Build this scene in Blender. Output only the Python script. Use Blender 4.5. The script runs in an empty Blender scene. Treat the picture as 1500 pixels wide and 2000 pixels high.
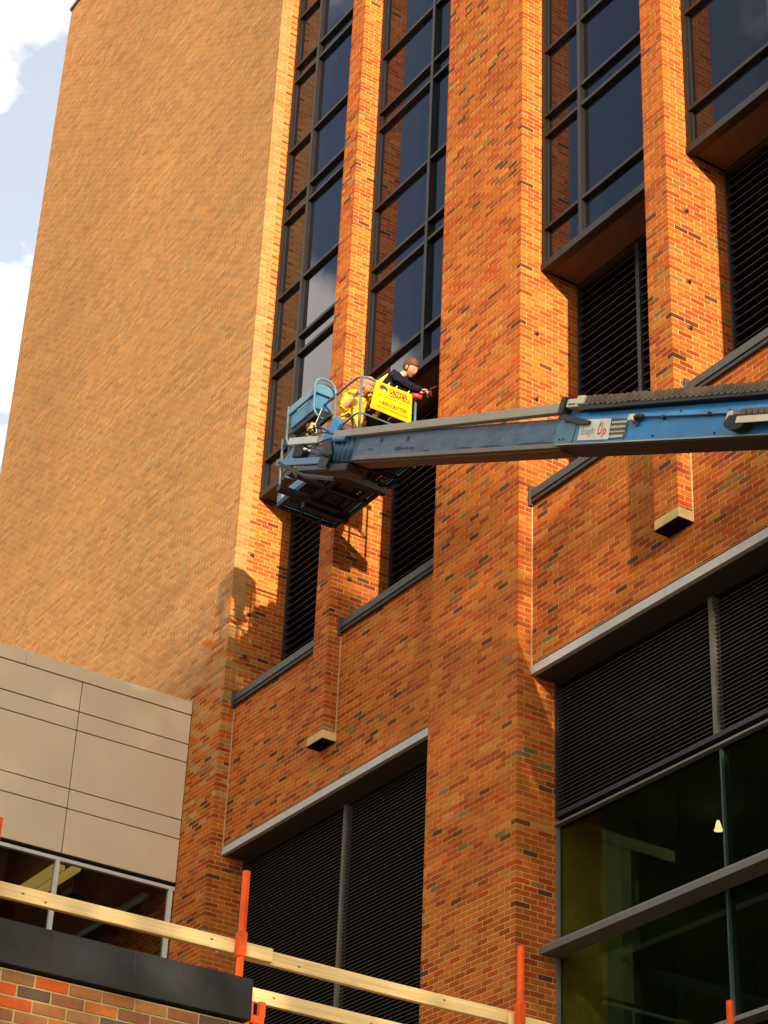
import bpy, math, random
import numpy as np
from mathutils import Vector, Matrix, Quaternion

R_ = random.Random(7)
NR = np.random.RandomState(11)
sc = bpy.context.scene
COL = sc.collection

# ------------------------------------------------------------------ camera
CAMP = Vector((0.0, -12.9335, 1.6))
yaw, pit, rol = 1.00726549, 0.53668849, 0.04565538
ff = Vector((-math.sin(yaw) * math.cos(pit), math.cos(yaw) * math.cos(pit), math.sin(pit)))
r0 = Vector((math.cos(yaw), math.sin(yaw), 0.0))
u0 = r0.cross(ff)
rr = r0 * math.cos(rol) + u0 * math.sin(rol)
uu = -r0 * math.sin(rol) + u0 * math.cos(rol)
cd = bpy.data.cameras.new('camera')
cd.sensor_fit = 'HORIZONTAL'
cd.sensor_width = 36.0
cd.lens = 4171.757 / 1500.0 * 36.0
cd.clip_start = 0.5
cd.clip_end = 3000.0
cam = bpy.data.objects.new('camera', cd)
COL.objects.link(cam)
m3 = Matrix(((rr.x, uu.x, -ff.x), (rr.y, uu.y, -ff.y), (rr.z, uu.z, -ff.z)))
cam.matrix_world = Matrix.Translation(CAMP) @ m3.to_4x4()
sc.camera = cam

# ------------------------------------------------------------------ light
SUN = Vector((1.0, -0.307, 0.184)).normalized()
sd = bpy.data.lights.new('sun', 'SUN')
sd.energy = 3.5
sd.angle = math.radians(0.5)
sd.color = (1.0, 0.85, 0.64)
so = bpy.data.objects.new('sun', sd)
COL.objects.link(so)
so.rotation_euler = (-SUN).to_track_quat('-Z', 'Y').to_euler()
so.location = (30, -20, 40)

w = bpy.data.worlds.new('World')
sc.world = w
w.use_nodes = True
nt = w.node_tree
nt.nodes.clear()
def N_(t, kind, **kw):
    n = t.nodes.new(kind)
    for k, v in kw.items():
        setattr(n, k, v)
    return n
def L_(t, a, b):
    t.links.new(a, b)
out = N_(nt, 'ShaderNodeOutputWorld')
bg = N_(nt, 'ShaderNodeBackground')
bg.inputs['Strength'].default_value = 0.12
L_(nt, bg.outputs[0], out.inputs[0])
sky = N_(nt, 'ShaderNodeTexSky', sky_type='NISHITA', sun_disc=False)
sky.sun_elevation = math.asin(SUN.z)
sky.sun_rotation = math.atan2(SUN.x, SUN.y)
sky.air_density = 1.0
sky.dust_density = 0.6
sky.ozone_density = 1.4
tc = N_(nt, 'ShaderNodeTexCoord')
sep = N_(nt, 'ShaderNodeSeparateXYZ')
L_(nt, tc.outputs['Generated'], sep.inputs[0])
def MATH(t, op, a, b=None, c=None, clamp=False):
    n = N_(t, 'ShaderNodeMath', operation=op)
    n.use_clamp = clamp
    for i, v in enumerate((a, b, c)):
        if v is None:
            continue
        if isinstance(v, (int, float)):
            n.inputs[i].default_value = v
        else:
            L_(t, v, n.inputs[i])
    return n.outputs[0]
zc = MATH(nt, 'ADD', MATH(nt, 'MAXIMUM', sep.outputs[2], 0.0), 0.12)
cx = MATH(nt, 'DIVIDE', sep.outputs[0], zc)
cy = MATH(nt, 'DIVIDE', sep.outputs[1], zc)
comb = N_(nt, 'ShaderNodeCombineXYZ')
L_(nt, cx, comb.inputs[0]); L_(nt, cy, comb.inputs[1])
comb.inputs[2].default_value = 3.7
nz = N_(nt, 'ShaderNodeTexNoise')
nz.inputs['Scale'].default_value = 2.6
nz.inputs['Detail'].default_value = 9.0
nz.inputs['Roughness'].default_value = 0.56
nz.inputs['Distortion'].default_value = 0.25
L_(nt, comb.outputs[0], nz.inputs['Vector'])
# a cloud bank that lies where the photograph shows it and where the glass mirrors it
def bank(d, r0_, r1_):
    v = Vector(d).normalized()
    dp = N_(nt, 'ShaderNodeVectorMath', operation='DOT_PRODUCT')
    L_(nt, tc.outputs['Generated'], dp.inputs[0])
    dp.inputs[1].default_value = v
    mr = N_(nt, 'ShaderNodeMapRange')
    mr.interpolation_type = 'SMOOTHSTEP'
    mr.inputs['From Min'].default_value = math.cos(math.radians(r1_))
    mr.inputs['From Max'].default_value = math.cos(math.radians(r0_))
    L_(nt, dp.outputs['Value'], mr.inputs['Value'])
    return mr.outputs[0]
BANKS = [((-0.77, 0.29, 0.56), 2, 7, 0.03), ((-0.69, 0.24, 0.68), 2, 5, 0.02), ((-0.738, 0.262, 0.620), 0.4, 2.4, -0.06), ((-0.775, 0.28, 0.567), 0.3, 1.6, -0.02), ((-0.722, -0.408, 0.558), 1.2, 3.8, 0.34), ((-0.60, -0.47, 0.645), 4.0, 9.0, -0.22)]
nz2 = N_(nt, 'ShaderNodeTexNoise')
nz2.inputs['Scale'].default_value = 13.0
nz2.inputs['Detail'].default_value = 8.0
nz2.inputs['Roughness'].default_value = 0.5
L_(nt, comb.outputs[0], nz2.inputs['Vector'])
cov = MATH(nt, 'ADD', MATH(nt, 'MULTIPLY', nz.outputs['Fac'], 0.5), MATH(nt, 'MULTIPLY', nz2.outputs['Fac'], 0.5))
for d, a, b, s in BANKS:
    cov = MATH(nt, 'ADD', cov, MATH(nt, 'MULTIPLY', bank(d, a, b), s))
ramp = N_(nt, 'ShaderNodeMapRange')
ramp.interpolation_type = 'SMOOTHSTEP'
ramp.inputs['From Min'].default_value = 0.41
ramp.inputs['From Max'].default_value = 0.65
ramp.inputs['To Min'].default_value = 0.05
L_(nt, cov, ramp.inputs['Value'])
veil = MATH(nt, 'MULTIPLY', bank((-0.74, 0.26, 0.62), 6, 16), 0.15)       # thin high cloud over that part of the sky
mixc = N_(nt, 'ShaderNodeMix', data_type='RGBA')
L_(nt, MATH(nt, 'MAXIMUM', ramp.outputs[0], veil), mixc.inputs['Factor'])
L_(nt, sky.outputs[0], mixc.inputs['A'])
mixc.inputs['B'].default_value = (11.2, 9.8, 7.8, 1)
L_(nt, mixc.outputs['Result'], bg.inputs['Color'])

vs = sc.view_settings
vs.view_transform = 'Standard'
vs.look = 'None'
vs.exposure = 1.25
vs.gamma = 1.0
vs.use_curve_mapping = False

# ------------------------------------------------------------------ materials
MATS = {}
def mat(name, color, rough=0.7, metal=0.0, spec=0.5, noise=0.0, nscale=8.0, bump=0.0, bscale=60.0,
        attr=None, dirt=None, dscale=1.5, damt=0.5, emis=None, estr=0.0, stretch=None):
    if name in MATS:
        return MATS[name]
    m = bpy.data.materials.new(name)
    m.use_nodes = True
    t = m.node_tree
    b = t.nodes['Principled BSDF']
    b.inputs['Roughness'].default_value = rough
    b.inputs['Metallic'].default_value = metal
    b.inputs['Specular IOR Level'].default_value = spec
    co = N_(t, 'ShaderNodeTexCoord')
    vec = co.outputs['Object']
    oi = N_(t, 'ShaderNodeObjectInfo')
    add = N_(t, 'ShaderNodeVectorMath', operation='MULTIPLY_ADD')
    L_(t, vec, add.inputs[0]); add.inputs[1].default_value = stretch or (1, 1, 1)
    sc_ = N_(t, 'ShaderNodeVectorMath', operation='SCALE')
    cb = N_(t, 'ShaderNodeCombineXYZ')
    for i in range(3):
        L_(t, oi.outputs['Random'], cb.inputs[i])
    L_(t, cb.outputs[0], sc_.inputs[0]); sc_.inputs['Scale'].default_value = 17.0
    L_(t, sc_.outputs[0], add.inputs[2])
    vec = add.outputs[0]
    if attr:
        a = N_(t, 'ShaderNodeAttribute', attribute_name=attr)
        cur = a.outputs['Color']
    else:
        rgb = N_(t, 'ShaderNodeRGB')
        rgb.outputs[0].default_value = (*color, 1)
        cur = rgb.outputs[0]
    if noise > 0:
        n = N_(t, 'ShaderNodeTexNoise')
        n.inputs['Scale'].default_value = nscale
        n.inputs['Detail'].default_value = 6
        n.inputs['Roughness'].default_value = 0.65
        L_(t, vec, n.inputs['Vector'])
        mr = N_(t, 'ShaderNodeMapRange')
        mr.inputs['From Min'].default_value = 0.25
        mr.inputs['From Max'].default_value = 0.75
        mr.inputs['To Min'].default_value = 1 - noise
        mr.inputs['To Max'].default_value = 1 + noise
        L_(t, n.outputs['Fac'], mr.inputs['Value'])
        mx = N_(t, 'ShaderNodeVectorMath', operation='SCALE')
        L_(t, cur, mx.inputs[0]); L_(t, mr.outputs[0], mx.inputs['Scale'])
        cur = mx.outputs[0]
    if dirt:
        n = N_(t, 'ShaderNodeTexNoise')
        n.inputs['Scale'].default_value = dscale
        n.inputs['Detail'].default_value = 8
        n.inputs['Roughness'].default_value = 0.7
        L_(t, vec, n.inputs['Vector'])
        mr = N_(t, 'ShaderNodeMapRange')
        mr.inputs['From Min'].default_value = 0.50
        mr.inputs['From Max'].default_value = 0.68
        mr.inputs['To Max'].default_value = damt
        L_(t, n.outputs['Fac'], mr.inputs['Value'])
        mx = N_(t, 'ShaderNodeMix', data_type='RGBA')
        L_(t, mr.outputs[0], mx.inputs['Factor'])
        L_(t, cur, mx.inputs['A'])
        mx.inputs['B'].default_value = (*dirt, 1)
        cur = mx.outputs['Result']
    L_(t, cur, b.inputs['Base Color'])
    if bump > 0:
        n = N_(t, 'ShaderNodeTexNoise')
        n.inputs['Scale'].default_value = bscale
        n.inputs['Detail'].default_value = 5
        L_(t, vec, n.inputs['Vector'])
        bp = N_(t, 'ShaderNodeBump')
        bp.inputs['Strength'].default_value = bump
        bp.inputs['Distance'].default_value = 0.004
        L_(t, n.outputs['Fac'], bp.inputs['Height'])
        L_(t, bp.outputs[0], b.inputs['Normal'])
    if emis:
        b.inputs['Emission Color'].default_value = (*emis, 1)
        b.inputs['Emission Strength'].default_value = estr
    MATS[name] = m
    return m

def glass_mat(name, tint, mirror_only=False, rough=0.02, wav=0.0, gain=1.0, tintg=(0.80, 0.90, 1.0)):
    m = bpy.data.materials.new(name)
    m.use_nodes = True
    t = m.node_tree
    t.nodes.clear()
    o = N_(t, 'ShaderNodeOutputMaterial')
    fr = N_(t, 'ShaderNodeFresnel')
    fr.inputs['IOR'].default_value = 1.52
    gl = N_(t, 'ShaderNodeBsdfGlossy')
    gl.inputs['Roughness'].default_value = rough
    gl.inputs['Color'].default_value = (*tintg, 1)
    if wav > 0:
        co = N_(t, 'ShaderNodeTexCoord')
        n = N_(t, 'ShaderNodeTexNoise')
        n.inputs['Scale'].default_value = 1.3
        n.inputs['Detail'].default_value = 1
        L_(t, co.outputs['Object'], n.inputs['Vector'])
        bp = N_(t, 'ShaderNodeBump')
        bp.inputs['Strength'].default_value = wav
        bp.inputs['Distance'].default_value = 0.01
        L_(t, n.outputs['Fac'], bp.inputs['Height'])
        L_(t, bp.outputs[0], gl.inputs['Normal'])
    if mirror_only:
        tr = N_(t, 'ShaderNodeBsdfDiffuse')
    else:
        tr = N_(t, 'ShaderNodeBsdfTransparent')
    tr.inputs['Color'].default_value = (*tint, 1)
    mx = N_(t, 'ShaderNodeMixShader')
    ge = N_(t, 'ShaderNodeNewGeometry')
    L_(t, MATH(t, 'MULTIPLY', fr.outputs[0], MATH(t, 'SUBTRACT', 1.0, ge.outputs['Backfacing'])), mx.inputs[0])
    L_(t, tr.outputs[0], mx.inputs[1]); L_(t, gl.outputs[0], mx.inputs[2])
    L_(t, mx.outputs[0], o.inputs[0])
    MATS[name] = m
    return m

brick_m = mat('brick', (0.4, 0.15, 0.05), rough=0.85, spec=0.15, attr='tone', noise=0.18, nscale=26, bump=0.35, bscale=120)
mortar_m = mat('mortar', (0.64, 0.36, 0.12), rough=0.95, spec=0.2, noise=0.18, nscale=9, bump=0.4, bscale=90, dirt=(0.20, 0.13, 0.07), dscale=0.6, damt=0.45)
nearmortar_m = mat('near_mortar', (0.46, 0.40, 0.17), rough=0.95, spec=0.2, noise=0.15, nscale=20, bump=0.4, bscale=120)
bronze_m = mat('bronze_frame', (0.012, 0.0095, 0.008), rough=0.45, metal=0.0, spec=0.4, noise=0.25, nscale=5)
louvre_m = mat('louvre_metal', (0.13, 0.12, 0.10), rough=0.5, spec=0.5, noise=0.15, nscale=3)
blade_shade_m = mat('louvre_blade_shade', (0.008, 0.008, 0.009), rough=0.7, spec=0.2)  # shaded copy of the louvre metal, near black for blade bodies
louvredk_m = mat('louvre_dark', (0.026, 0.027, 0.032), rough=0.55, spec=0.4)
black_m = mat('dark_void', (0.006, 0.006, 0.007), rough=0.9, spec=0.1)
steel_m = mat('lintel_steel', (0.48, 0.46, 0.46), rough=0.55, noise=0.08, nscale=2.5, dirt=(0.25, 0.21, 0.17), dscale=1.2, damt=0.25)
sill_m = mat('sill_metal', (0.060, 0.058, 0.055), rough=0.55, spec=0.5, noise=0.15, nscale=3)
stone_m = mat('stone_cap', (0.52, 0.36, 0.15), rough=0.9, spec=0.2, noise=0.15, nscale=12, bump=0.3, bscale=60)
seal_m = mat('sealant', (0.50, 0.37, 0.20), rough=0.8)
soffit_m = mat('soffit_panel', (0.12, 0.075, 0.045), rough=0.8, noise=0.12, nscale=4)
darksoffit_m = mat('dark_soffit', (0.04, 0.032, 0.03), rough=0.7)
fin_m = mat('fin_metal', (0.15, 0.145, 0.135), rough=0.45, spec=0.5, noise=0.08, nscale=2)
panel_m = mat('composite_panel', (0.68, 0.56, 0.39), rough=0.62, spec=0.3, noise=0.05, nscale=1.2, dirt=(0.58, 0.50, 0.38), dscale=0.7, damt=0.35)
coping_m = mat('roof_coping', (0.50, 0.52, 0.52), rough=0.5)
alum_m = mat('white_aluminium', (0.62, 0.64, 0.60), rough=0.45, noise=0.05, nscale=4)
concrete_m = mat('concrete', (0.30, 0.28, 0.25), rough=0.9, noise=0.12, nscale=2)
asph_m = mat('asphalt', (0.05, 0.05, 0.052), rough=0.9, noise=0.25, nscale=1.5, bump=0.3, bscale=80)
pave_m = mat('paving', (0.26, 0.18, 0.12), rough=0.9, noise=0.12, nscale=1.0)
grass_m = mat('grass', (0.045, 0.07, 0.02), rough=0.95, noise=0.35, nscale=0.5)
paint_m = mat('road_paint', (0.75, 0.75, 0.72), rough=0.8, noise=0.1, nscale=4)
nearcop_m = mat('parapet_coping', (0.015, 0.017, 0.015), rough=0.62, spec=0.35, noise=0.25, nscale=2.2, dirt=(0.05, 0.035, 0.028), dscale=1.1, damt=0.5)
wood_m = mat('pine_board', (0.90, 0.66, 0.30), rough=0.75, spec=0.25, noise=0.16, nscale=5, stretch=(6, 0.35, 14), dirt=(0.42, 0.22, 0.06), dscale=1.1, damt=0.35)
knot_m = mat('wood_knot', (0.26, 0.12, 0.03), rough=0.8)
orange_m = mat('orange_paint', (0.80, 0.095, 0.008), rough=0.55, spec=0.2, noise=0.18, nscale=9, dirt=(0.25, 0.06, 0.02), dscale=7, damt=0.5)
blue_m = mat('boom_blue', (0.006, 0.185, 0.46), rough=0.42, spec=0.5, noise=0.22, nscale=5, bump=0.05, bscale=30, dirt=(0.05, 0.15, 0.25), dscale=2.6, damt=0.4)
fadeblue_m = mat('faded_blue', (0.050, 0.105, 0.19), rough=0.45, spec=0.5, noise=0.35, nscale=4, dirt=(0.022, 0.022, 0.025), dscale=2.6, damt=0.8, stretch=(1, 1, 2.5))
skyblue_m = mat('basket_blue', (0.03, 0.22, 0.42), rough=0.45, spec=0.5, noise=0.15, nscale=8, dirt=(0.13, 0.13, 0.12), dscale=5, damt=0.4)
rail_m = mat('rail_paint', (0.11, 0.17, 0.205), rough=0.5, spec=0.5, noise=0.2, nscale=14, dirt=(0.08, 0.06, 0.05), dscale=9, damt=0.6)
darksteel_m = mat('dark_steel', (0.012, 0.012, 0.014), rough=0.55, spec=0.5, noise=0.3, nscale=6)
rust_m = mat('rusty_steel', (0.13, 0.055, 0.028), rough=0.8, noise=0.35, nscale=18, dirt=(0.05, 0.03, 0.02), dscale=10, damt=0.6)
chain_m = mat('cable_carrier', (0.125, 0.095, 0.060), rough=0.75, noise=0.35, nscale=14, dirt=(0.10, 0.045, 0.02), dscale=3, damt=0.7)
tray_m = mat('carrier_tray', (0.38, 0.35, 0.27), rough=0.6, noise=0.10, nscale=5, dirt=(0.26, 0.22, 0.16), dscale=2.5, damt=0.4)
cream_m = mat('cream_plastic', (0.62, 0.57, 0.40), rough=0.5, noise=0.08, nscale=10)
signw_m = mat('sticker_white', (0.70, 0.69, 0.62), rough=0.5, noise=0.05, nscale=20)
signd_m = mat('sticker_dark', (0.055, 0.050, 0.042), rough=0.5)
signred_m = mat('print_red', (0.72, 0.03, 0.02), rough=0.5)
print_m = mat('print_dark', (0.07, 0.045, 0.02), rough=0.6)
printl_m = mat('print_light', (0.62, 0.55, 0.42), rough=0.6)
yellow_m = mat('sign_yellow', (0.86, 0.46, 0.0), rough=0.45, spec=0.4, noise=0.04, nscale=6)
yshirt_m = mat('yellow_cloth', (0.72, 0.46, 0.045), rough=0.9, spec=0.1, noise=0.22, nscale=10, bump=0.8, bscale=14)
navy_m = mat('navy_cloth', (0.012, 0.012, 0.020), rough=0.95, spec=0.1, noise=0.2, nscale=9, bump=0.6, bscale=14)
strap_m = mat('harness_strap', (0.62, 0.62, 0.10), rough=0.8, noise=0.1, nscale=20)
skin_m = mat('skin', (0.62, 0.30, 0.17), rough=0.6, spec=0.35, noise=0.07, nscale=16)
hair_m = mat('auburn_hair', (0.10, 0.035, 0.012), rough=0.7, noise=0.4, nscale=60, bump=0.8, bscale=90)
plaid_m = mat('plaid_cloth', (0.20, 0.09, 0.06), rough=0.9, noise=0.5, nscale=22)
leather_m = mat('boot_leather', (0.05, 0.03, 0.02), rough=0.7)
rubber_m = mat('black_rubber', (0.012, 0.012, 0.012), rough=0.7)
redtool_m = mat('red_plastic', (0.50, 0.03, 0.02), rough=0.4)
greenwall_m = mat('plaster_wall', (0.11, 0.13, 0.08), rough=0.9, noise=0.2, nscale=0.8)
ceil_m = mat('ceiling', (0.10, 0.095, 0.08), rough=0.9)
fixt_m = mat('light_fixture', (0.6, 0.5, 0.2), rough=0.5, emis=(1.0, 0.72, 0.18), estr=0.16)
fixt2_m = mat('metal_fixture', (0.24, 0.25, 0.24), rough=0.5)
lamp_m = mat('lit_lamp', (0.8, 0.7, 0.4), rough=0.5, emis=(1.0, 0.74, 0.46), estr=1.1)
bark_m = mat('bark', (0.10, 0.075, 0.05), rough=0.95, noise=0.3, nscale=6, bump=1.0, bscale=20)
leaf_m = mat('leaf', (0.055, 0.085, 0.02), rough=0.7, spec=0.3, noise=0.35, nscale=1.2)
leaf2_m = mat('autumn_leaf', (0.12, 0.085, 0.02), rough=0.7, spec=0.3, noise=0.35, nscale=1.2)
paneD_m = glass_mat('dark_glass', (0.006, 0.007, 0.008), mirror_only=True, rough=0.015, wav=0.18, tintg=(0.80, 0.82, 1.0))
paneT_m = glass_mat('clear_glass', (0.60, 0.68, 0.53), rough=0.01, tintg=(0.34, 0.50, 0.26))
paneA_m = glass_mat('annex_glass', (0.75, 0.75, 0.70), rough=0.01)

# ------------------------------------------------------------------ mesh helpers
CUBE_F = np.array([(0, 1, 3, 2), (4, 6, 7, 5), (0, 4, 5, 1), (2, 3, 7, 6), (0, 2, 6, 4), (1, 5, 7, 3)], dtype=np.int64)
# vertex index = ix*4+iy*2+iz
def boxes_arrays(B):
    B = np.asarray(B, dtype=np.float64).reshape(-1, 6)
    n = len(B)
    V = np.empty((n, 8, 3))
    for ix in (0, 1):
        for iy in (0, 1):
            for iz in (0, 1):
                k = ix * 4 + iy * 2 + iz
                V[:, k, 0] = B[:, ix]; V[:, k, 1] = B[:, 2 + iy]; V[:, k, 2] = B[:, 4 + iz]
    F = (CUBE_F[None] + (np.arange(n) * 8)[:, None, None]).reshape(-1, 4)
    return V.reshape(-1, 3), F
def mesh_from(name, V, F):
    me = bpy.data.meshes.new(name)
    me.vertices.add(len(V)); me.vertices.foreach_set('co', np.asarray(V, dtype=np.float32).ravel())
    nf = len(F)
    me.loops.add(nf * 4); me.loops.foreach_set('vertex_index', np.asarray(F, dtype=np.int32).ravel())
    me.polygons.add(nf)
    me.polygons.foreach_set('loop_start', np.arange(0, nf * 4, 4, dtype=np.int32))
    me.polygons.foreach_set('loop_total', np.full(nf, 4, dtype=np.int32))
    me.update(calc_edges=True)
    me.shade_flat()
    return me
def setcol(me, cols):
    a = me.color_attributes.new('tone', 'FLOAT_COLOR', 'POINT')
    c = np.ones((len(me.vertices), 4), dtype=np.float32)
    c[:, :3] = cols
    a.data.foreach_set('color', c.ravel())
class MB:
    """collects simple solids into one mesh"""
    def __init__(s):
        s.v = []; s.f = []
    def box(s, x0, x1, y0, y1, z0, z1, M=None):
        V, F = boxes_arrays([[x0, x1, y0, y1, z0, z1]])
        b = len(s.v)
        for p in V:
            p = Vector(p)
            s.v.append(tuple(M @ p if M else p))
        s.f += [tuple(int(i) + b for i in q) for q in F]
        return s
    def poly(s, pts, faces):
        b = len(s.v)
        s.v += [tuple(p) for p in pts]
        s.f += [tuple(i + b for i in q) for q in faces]
        return s
    def prism(s, prof, d0, d1, axis='y'):
        """closed profile (list of 2d) swept along an axis"""
        n = len(prof)
        pts = []
        for d in (d0, d1):
            for a, c in prof:
                pts.append({'y': (a, d, c), 'x': (d, a, c), 'z': (a, c, d)}[axis])
        fs = [tuple(range(n))[::-1], tuple(range(n, 2 * n))]
        for i in range(n):
            j = (i + 1) % n
            fs.append((i, j, n + j, n + i))
        return s.poly(pts, fs)
    def tube(s, pts, r, n=8, closed=False, r2=None):
        pts = [Vector(p) for p in pts]
        m = len(pts)
        b = len(s.v)
        prev = None
        for i, p in enumerate(pts):
            if closed:
                t = (pts[(i + 1) % m] - pts[i - 1])
            else:
                t = pts[min(i + 1, m - 1)] - pts[max(i - 1, 0)]
            t.normalize()
            if prev is None:
                a = t.orthogonal().normalized()
            else:
                a = prev - t * prev.dot(t)
                a = a.normalized() if a.length > 1e-6 else t.orthogonal().normalized()
            prev = a
            c = t.cross(a)
            rad = r if r2 is None else r + (r2 - r) * i / max(1, m - 1)
            for k in range(n):
                an = 2 * math.pi * k / n
                s.v.append(tuple(p + (a * math.cos(an) + c * math.sin(an)) * rad))
        seg = m if closed else m - 1
        for i in range(seg):
            i2 = (i + 1) % m
            for k in range(n):
                k2 = (k + 1) % n
                s.f.append((b + i * n + k, b + i2 * n + k, b + i2 * n + k2, b + i * n + k2))
        if not closed:
            s.f.append(tuple(b + k for k in range(n)))
            s.f.append(tuple(b + (m - 1) * n + k for k in range(n))[::-1])
        return s
    def build(s, name, m, parent=None, smooth=False, bevel=0.0):
        me = bpy.data.meshes.new(name)
        me.from_pydata(s.v, [], s.f)
        me.validate()
        import bmesh
        bm = bmesh.new(); bm.from_mesh(me)
        bmesh.ops.recalc_face_normals(bm, faces=bm.faces[:])
        if bevel > 0:
            try:
                bmesh.ops.bevel(bm, geom=bm.edges[:], offset=bevel, segments=1, affect='EDGES', clamp_overlap=True)
            except Exception:
                pass
        bm.to_mesh(me); bm.free()
        if smooth:
            for p in me.polygons:
                p.use_smooth = True
        return link(name, me, m, parent)
def link(name, me, m=None, parent=None):
    o = bpy.data.objects.new(name, me)
    if m is not None:
        me.materials.clear()
        me.materials.append(m)
    COL.objects.link(o)
    if parent is not None:
        o.parent = parent
    return o
def bxo(name, b, m, parent=None, bevel=0.0):
    return MB().box(*b).build(name, m, parent, bevel=bevel)
def shared(name, o, parent, loc=None):
    c = o.copy()
    COL.objects.link(c)
    c.parent = parent
    c.name = name
    if loc is not None:
        c.location = loc
    return c
def thing(name, label, cat, loc=(0, 0, 0), group=None):
    o = bpy.data.objects.new(name, None)
    o.empty_display_size = 0.3
    o.location = loc
    COL.objects.link(o)
    o['label'] = label; o['category'] = cat
    if group:
        o['group'] = group
    return o
def tag(o, label=None, cat=None, group=None, kind=None):
    if label: o['label'] = label
    if cat: o['category'] = cat
    if group: o['group'] = group
    if kind: o['kind'] = kind
    return o
def rounded(pts, r, seg=5, closed=False):
    """polyline with rounded corners"""
    pts = [Vector(p) for p in pts]
    out_ = []
    n = len(pts)
    for i, p in enumerate(pts):
        if not closed and i in (0, n - 1):
            out_.append(p); continue
        a = pts[i - 1]; b = pts[(i + 1) % n]
        ra = min(r, (a - p).length * 0.49); rb = min(r, (b - p).length * 0.49)
        pa = p + (a - p).normalized() * ra; pb = p + (b - p).normalized() * rb
        for k in range(seg + 1):
            t = k / seg
            out_.append(pa * (1 - t) ** 2 + p * 2 * t * (1 - t) + pb * t * t)
    return out_

# ------------------------------------------------------------------ bricks
CH, BL, HB, J = 0.0677, 0.1915, 0.0900, 0.0118   # course, stretcher, header, joint
ZG = 12.6085                                   # a bed joint lies here
PAL = np.array([(0.47, 0.120, 0.015), (0.41, 0.083, 0.012), (0.31, 0.056, 0.011), (0.47, 0.165, 0.028),
                (0.115, 0.042, 0.018), (0.20, 0.120, 0.038), (0.47, 0.062, 0.011)])
WGT = np.array([0.42, 0.28, 0.15, 0.07, 0.028, 0.014, 0.038])
PAL_SUNLIT = np.array([(0.425, 0.205, 0.072), (0.405, 0.190, 0.064), (0.380, 0.172, 0.060), (0.430, 0.225, 0.088),
                (0.320, 0.165, 0.070), (0.355, 0.220, 0.098), (0.430, 0.180, 0.064)])  # paler palette: sunlight on the broad wall put into brick colour
def tones(P, pal=None):
    """one colour per brick, dark bricks gather in loose clusters, courses differ a little"""
    n = len(P)
    pal = PAL if pal is None else pal
    P = np.asarray(P)
    c = np.sin(P[:, 0] * 1.7 + P[:, 2] * 0.9) + np.sin(P[:, 2] * 1.3 - P[:, 0] * 0.6 + 2.1) + np.sin(P[:, 1] * 3 + P[:, 2] * 2.9)
    c = c + 0.8 * np.sin(P[:, 2] * 7.3 + 0.5 * np.sin(P[:, 0]))
    u = NR.rand(n)
    dark = np.clip(1 + 0.55 * c, 0.15, 3)
    W = np.repeat(WGT[None], n, 0)
    W[:, 4] *= dark; W[:, 5] *= dark; W[:, 2] *= np.sqrt(dark)
    W /= W.sum(1, keepdims=True)
    k = (u[:, None] > np.cumsum(W, 1)).sum(1).clip(0, len(pal) - 1)
    col = pal[k] * NR.uniform(0.86, 1.14, (n, 1))
    row = np.floor((P[:, 2] - 12.6085) / 0.0677).astype(int)
    rt = np.random.RandomState(5).uniform(0.93, 1.07, 2000)
    col = col * rt[row % 2000][:, None]
    big = 1 + 0.05 * np.sin(P[:, 0] * 0.5 + P[:, 2] * 0.35) + 0.05 * np.sin(P[:, 2] * 0.22 - P[:, 0] * 0.9 + 1.0)
    col = col * big[:, None]
    col *= NR.uniform(0.95, 1.05, (n, 3))
    return col
def zrows(z0, z1):
    k0 = int(math.floor((z0 - ZG) / CH)); k1 = int(math.ceil((z1 - ZG) / CH))
    for k in range(k0, k1 + 1):
        a = ZG + k * CH + J / 2; b = a + CH - J
        a2, b2 = max(a, z0 + 0.002), min(b, z1 - 0.002)
        if b2 - a2 > 0.018:
            yield k, a2, b2
def lay_x(xL, xR, y, z0, z1, corner=True, leftcorner=False, off=0.0):
    """bricks of a wall facing -y; laid leftwards from xR"""
    o = []
    for k, a, b in zrows(z0, z1):
        odd = k % 2
        x = xR
        first = True
        if not corner:
            ln0 = BL if odd else HB + off
        while x > xL + 0.02:
            if first:
                ln = (HB if odd else BL) if corner else ln0
            else:
                ln = BL
            dep = BL if (first and corner and odd) else HB
            x0 = x - ln
            if x0 < xL + 0.035:
                x0 = xL
            o.append((x0, x, y, y + dep, a, b))
            x = x0 - J
            first = False
    return o
def lay_y(x, yF, yB, z0, z1, sgn=1, corner=True):
    """bricks of a wall facing +x (sgn=1) or -x, laid inwards from the corner"""
    o = []
    for k, a, b in zrows(z0, z1):
        odd = k % 2
        if corner:
            y = yF + (BL if odd else HB) + J
        else:
            y = yF + (0.0 if odd else -HB)
        if sgn < 0:
            y = yF + HB + J if odd else yF + HB + J - 0.05 * 0
        while y < yB - 0.02:
            y1 = y + BL
            if sgn < 0 and odd and y < yF + HB + 2 * J:
                y1 = y + HB
            if y1 > yB - 0.035:
                y1 = yB
            ys = max(y, yF)
            if sgn > 0:
                o.append((x - HB, x, ys, y1, a, b))
            else:
                o.append((x, x + HB, ys, y1, a, b))
            y = y1 + J
    return o
def jitter(B, axis_mask=(1, 1, 1)):
    B = np.array(B, dtype=float)
    n = len(B)
    dx = NR.uniform(-0.0009, 0.0009, (n, 6))
    for a in range(3):
        if not axis_mask[a]:
            dx[:, 2 * a:2 * a + 2] = 0
    return B + dx
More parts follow.
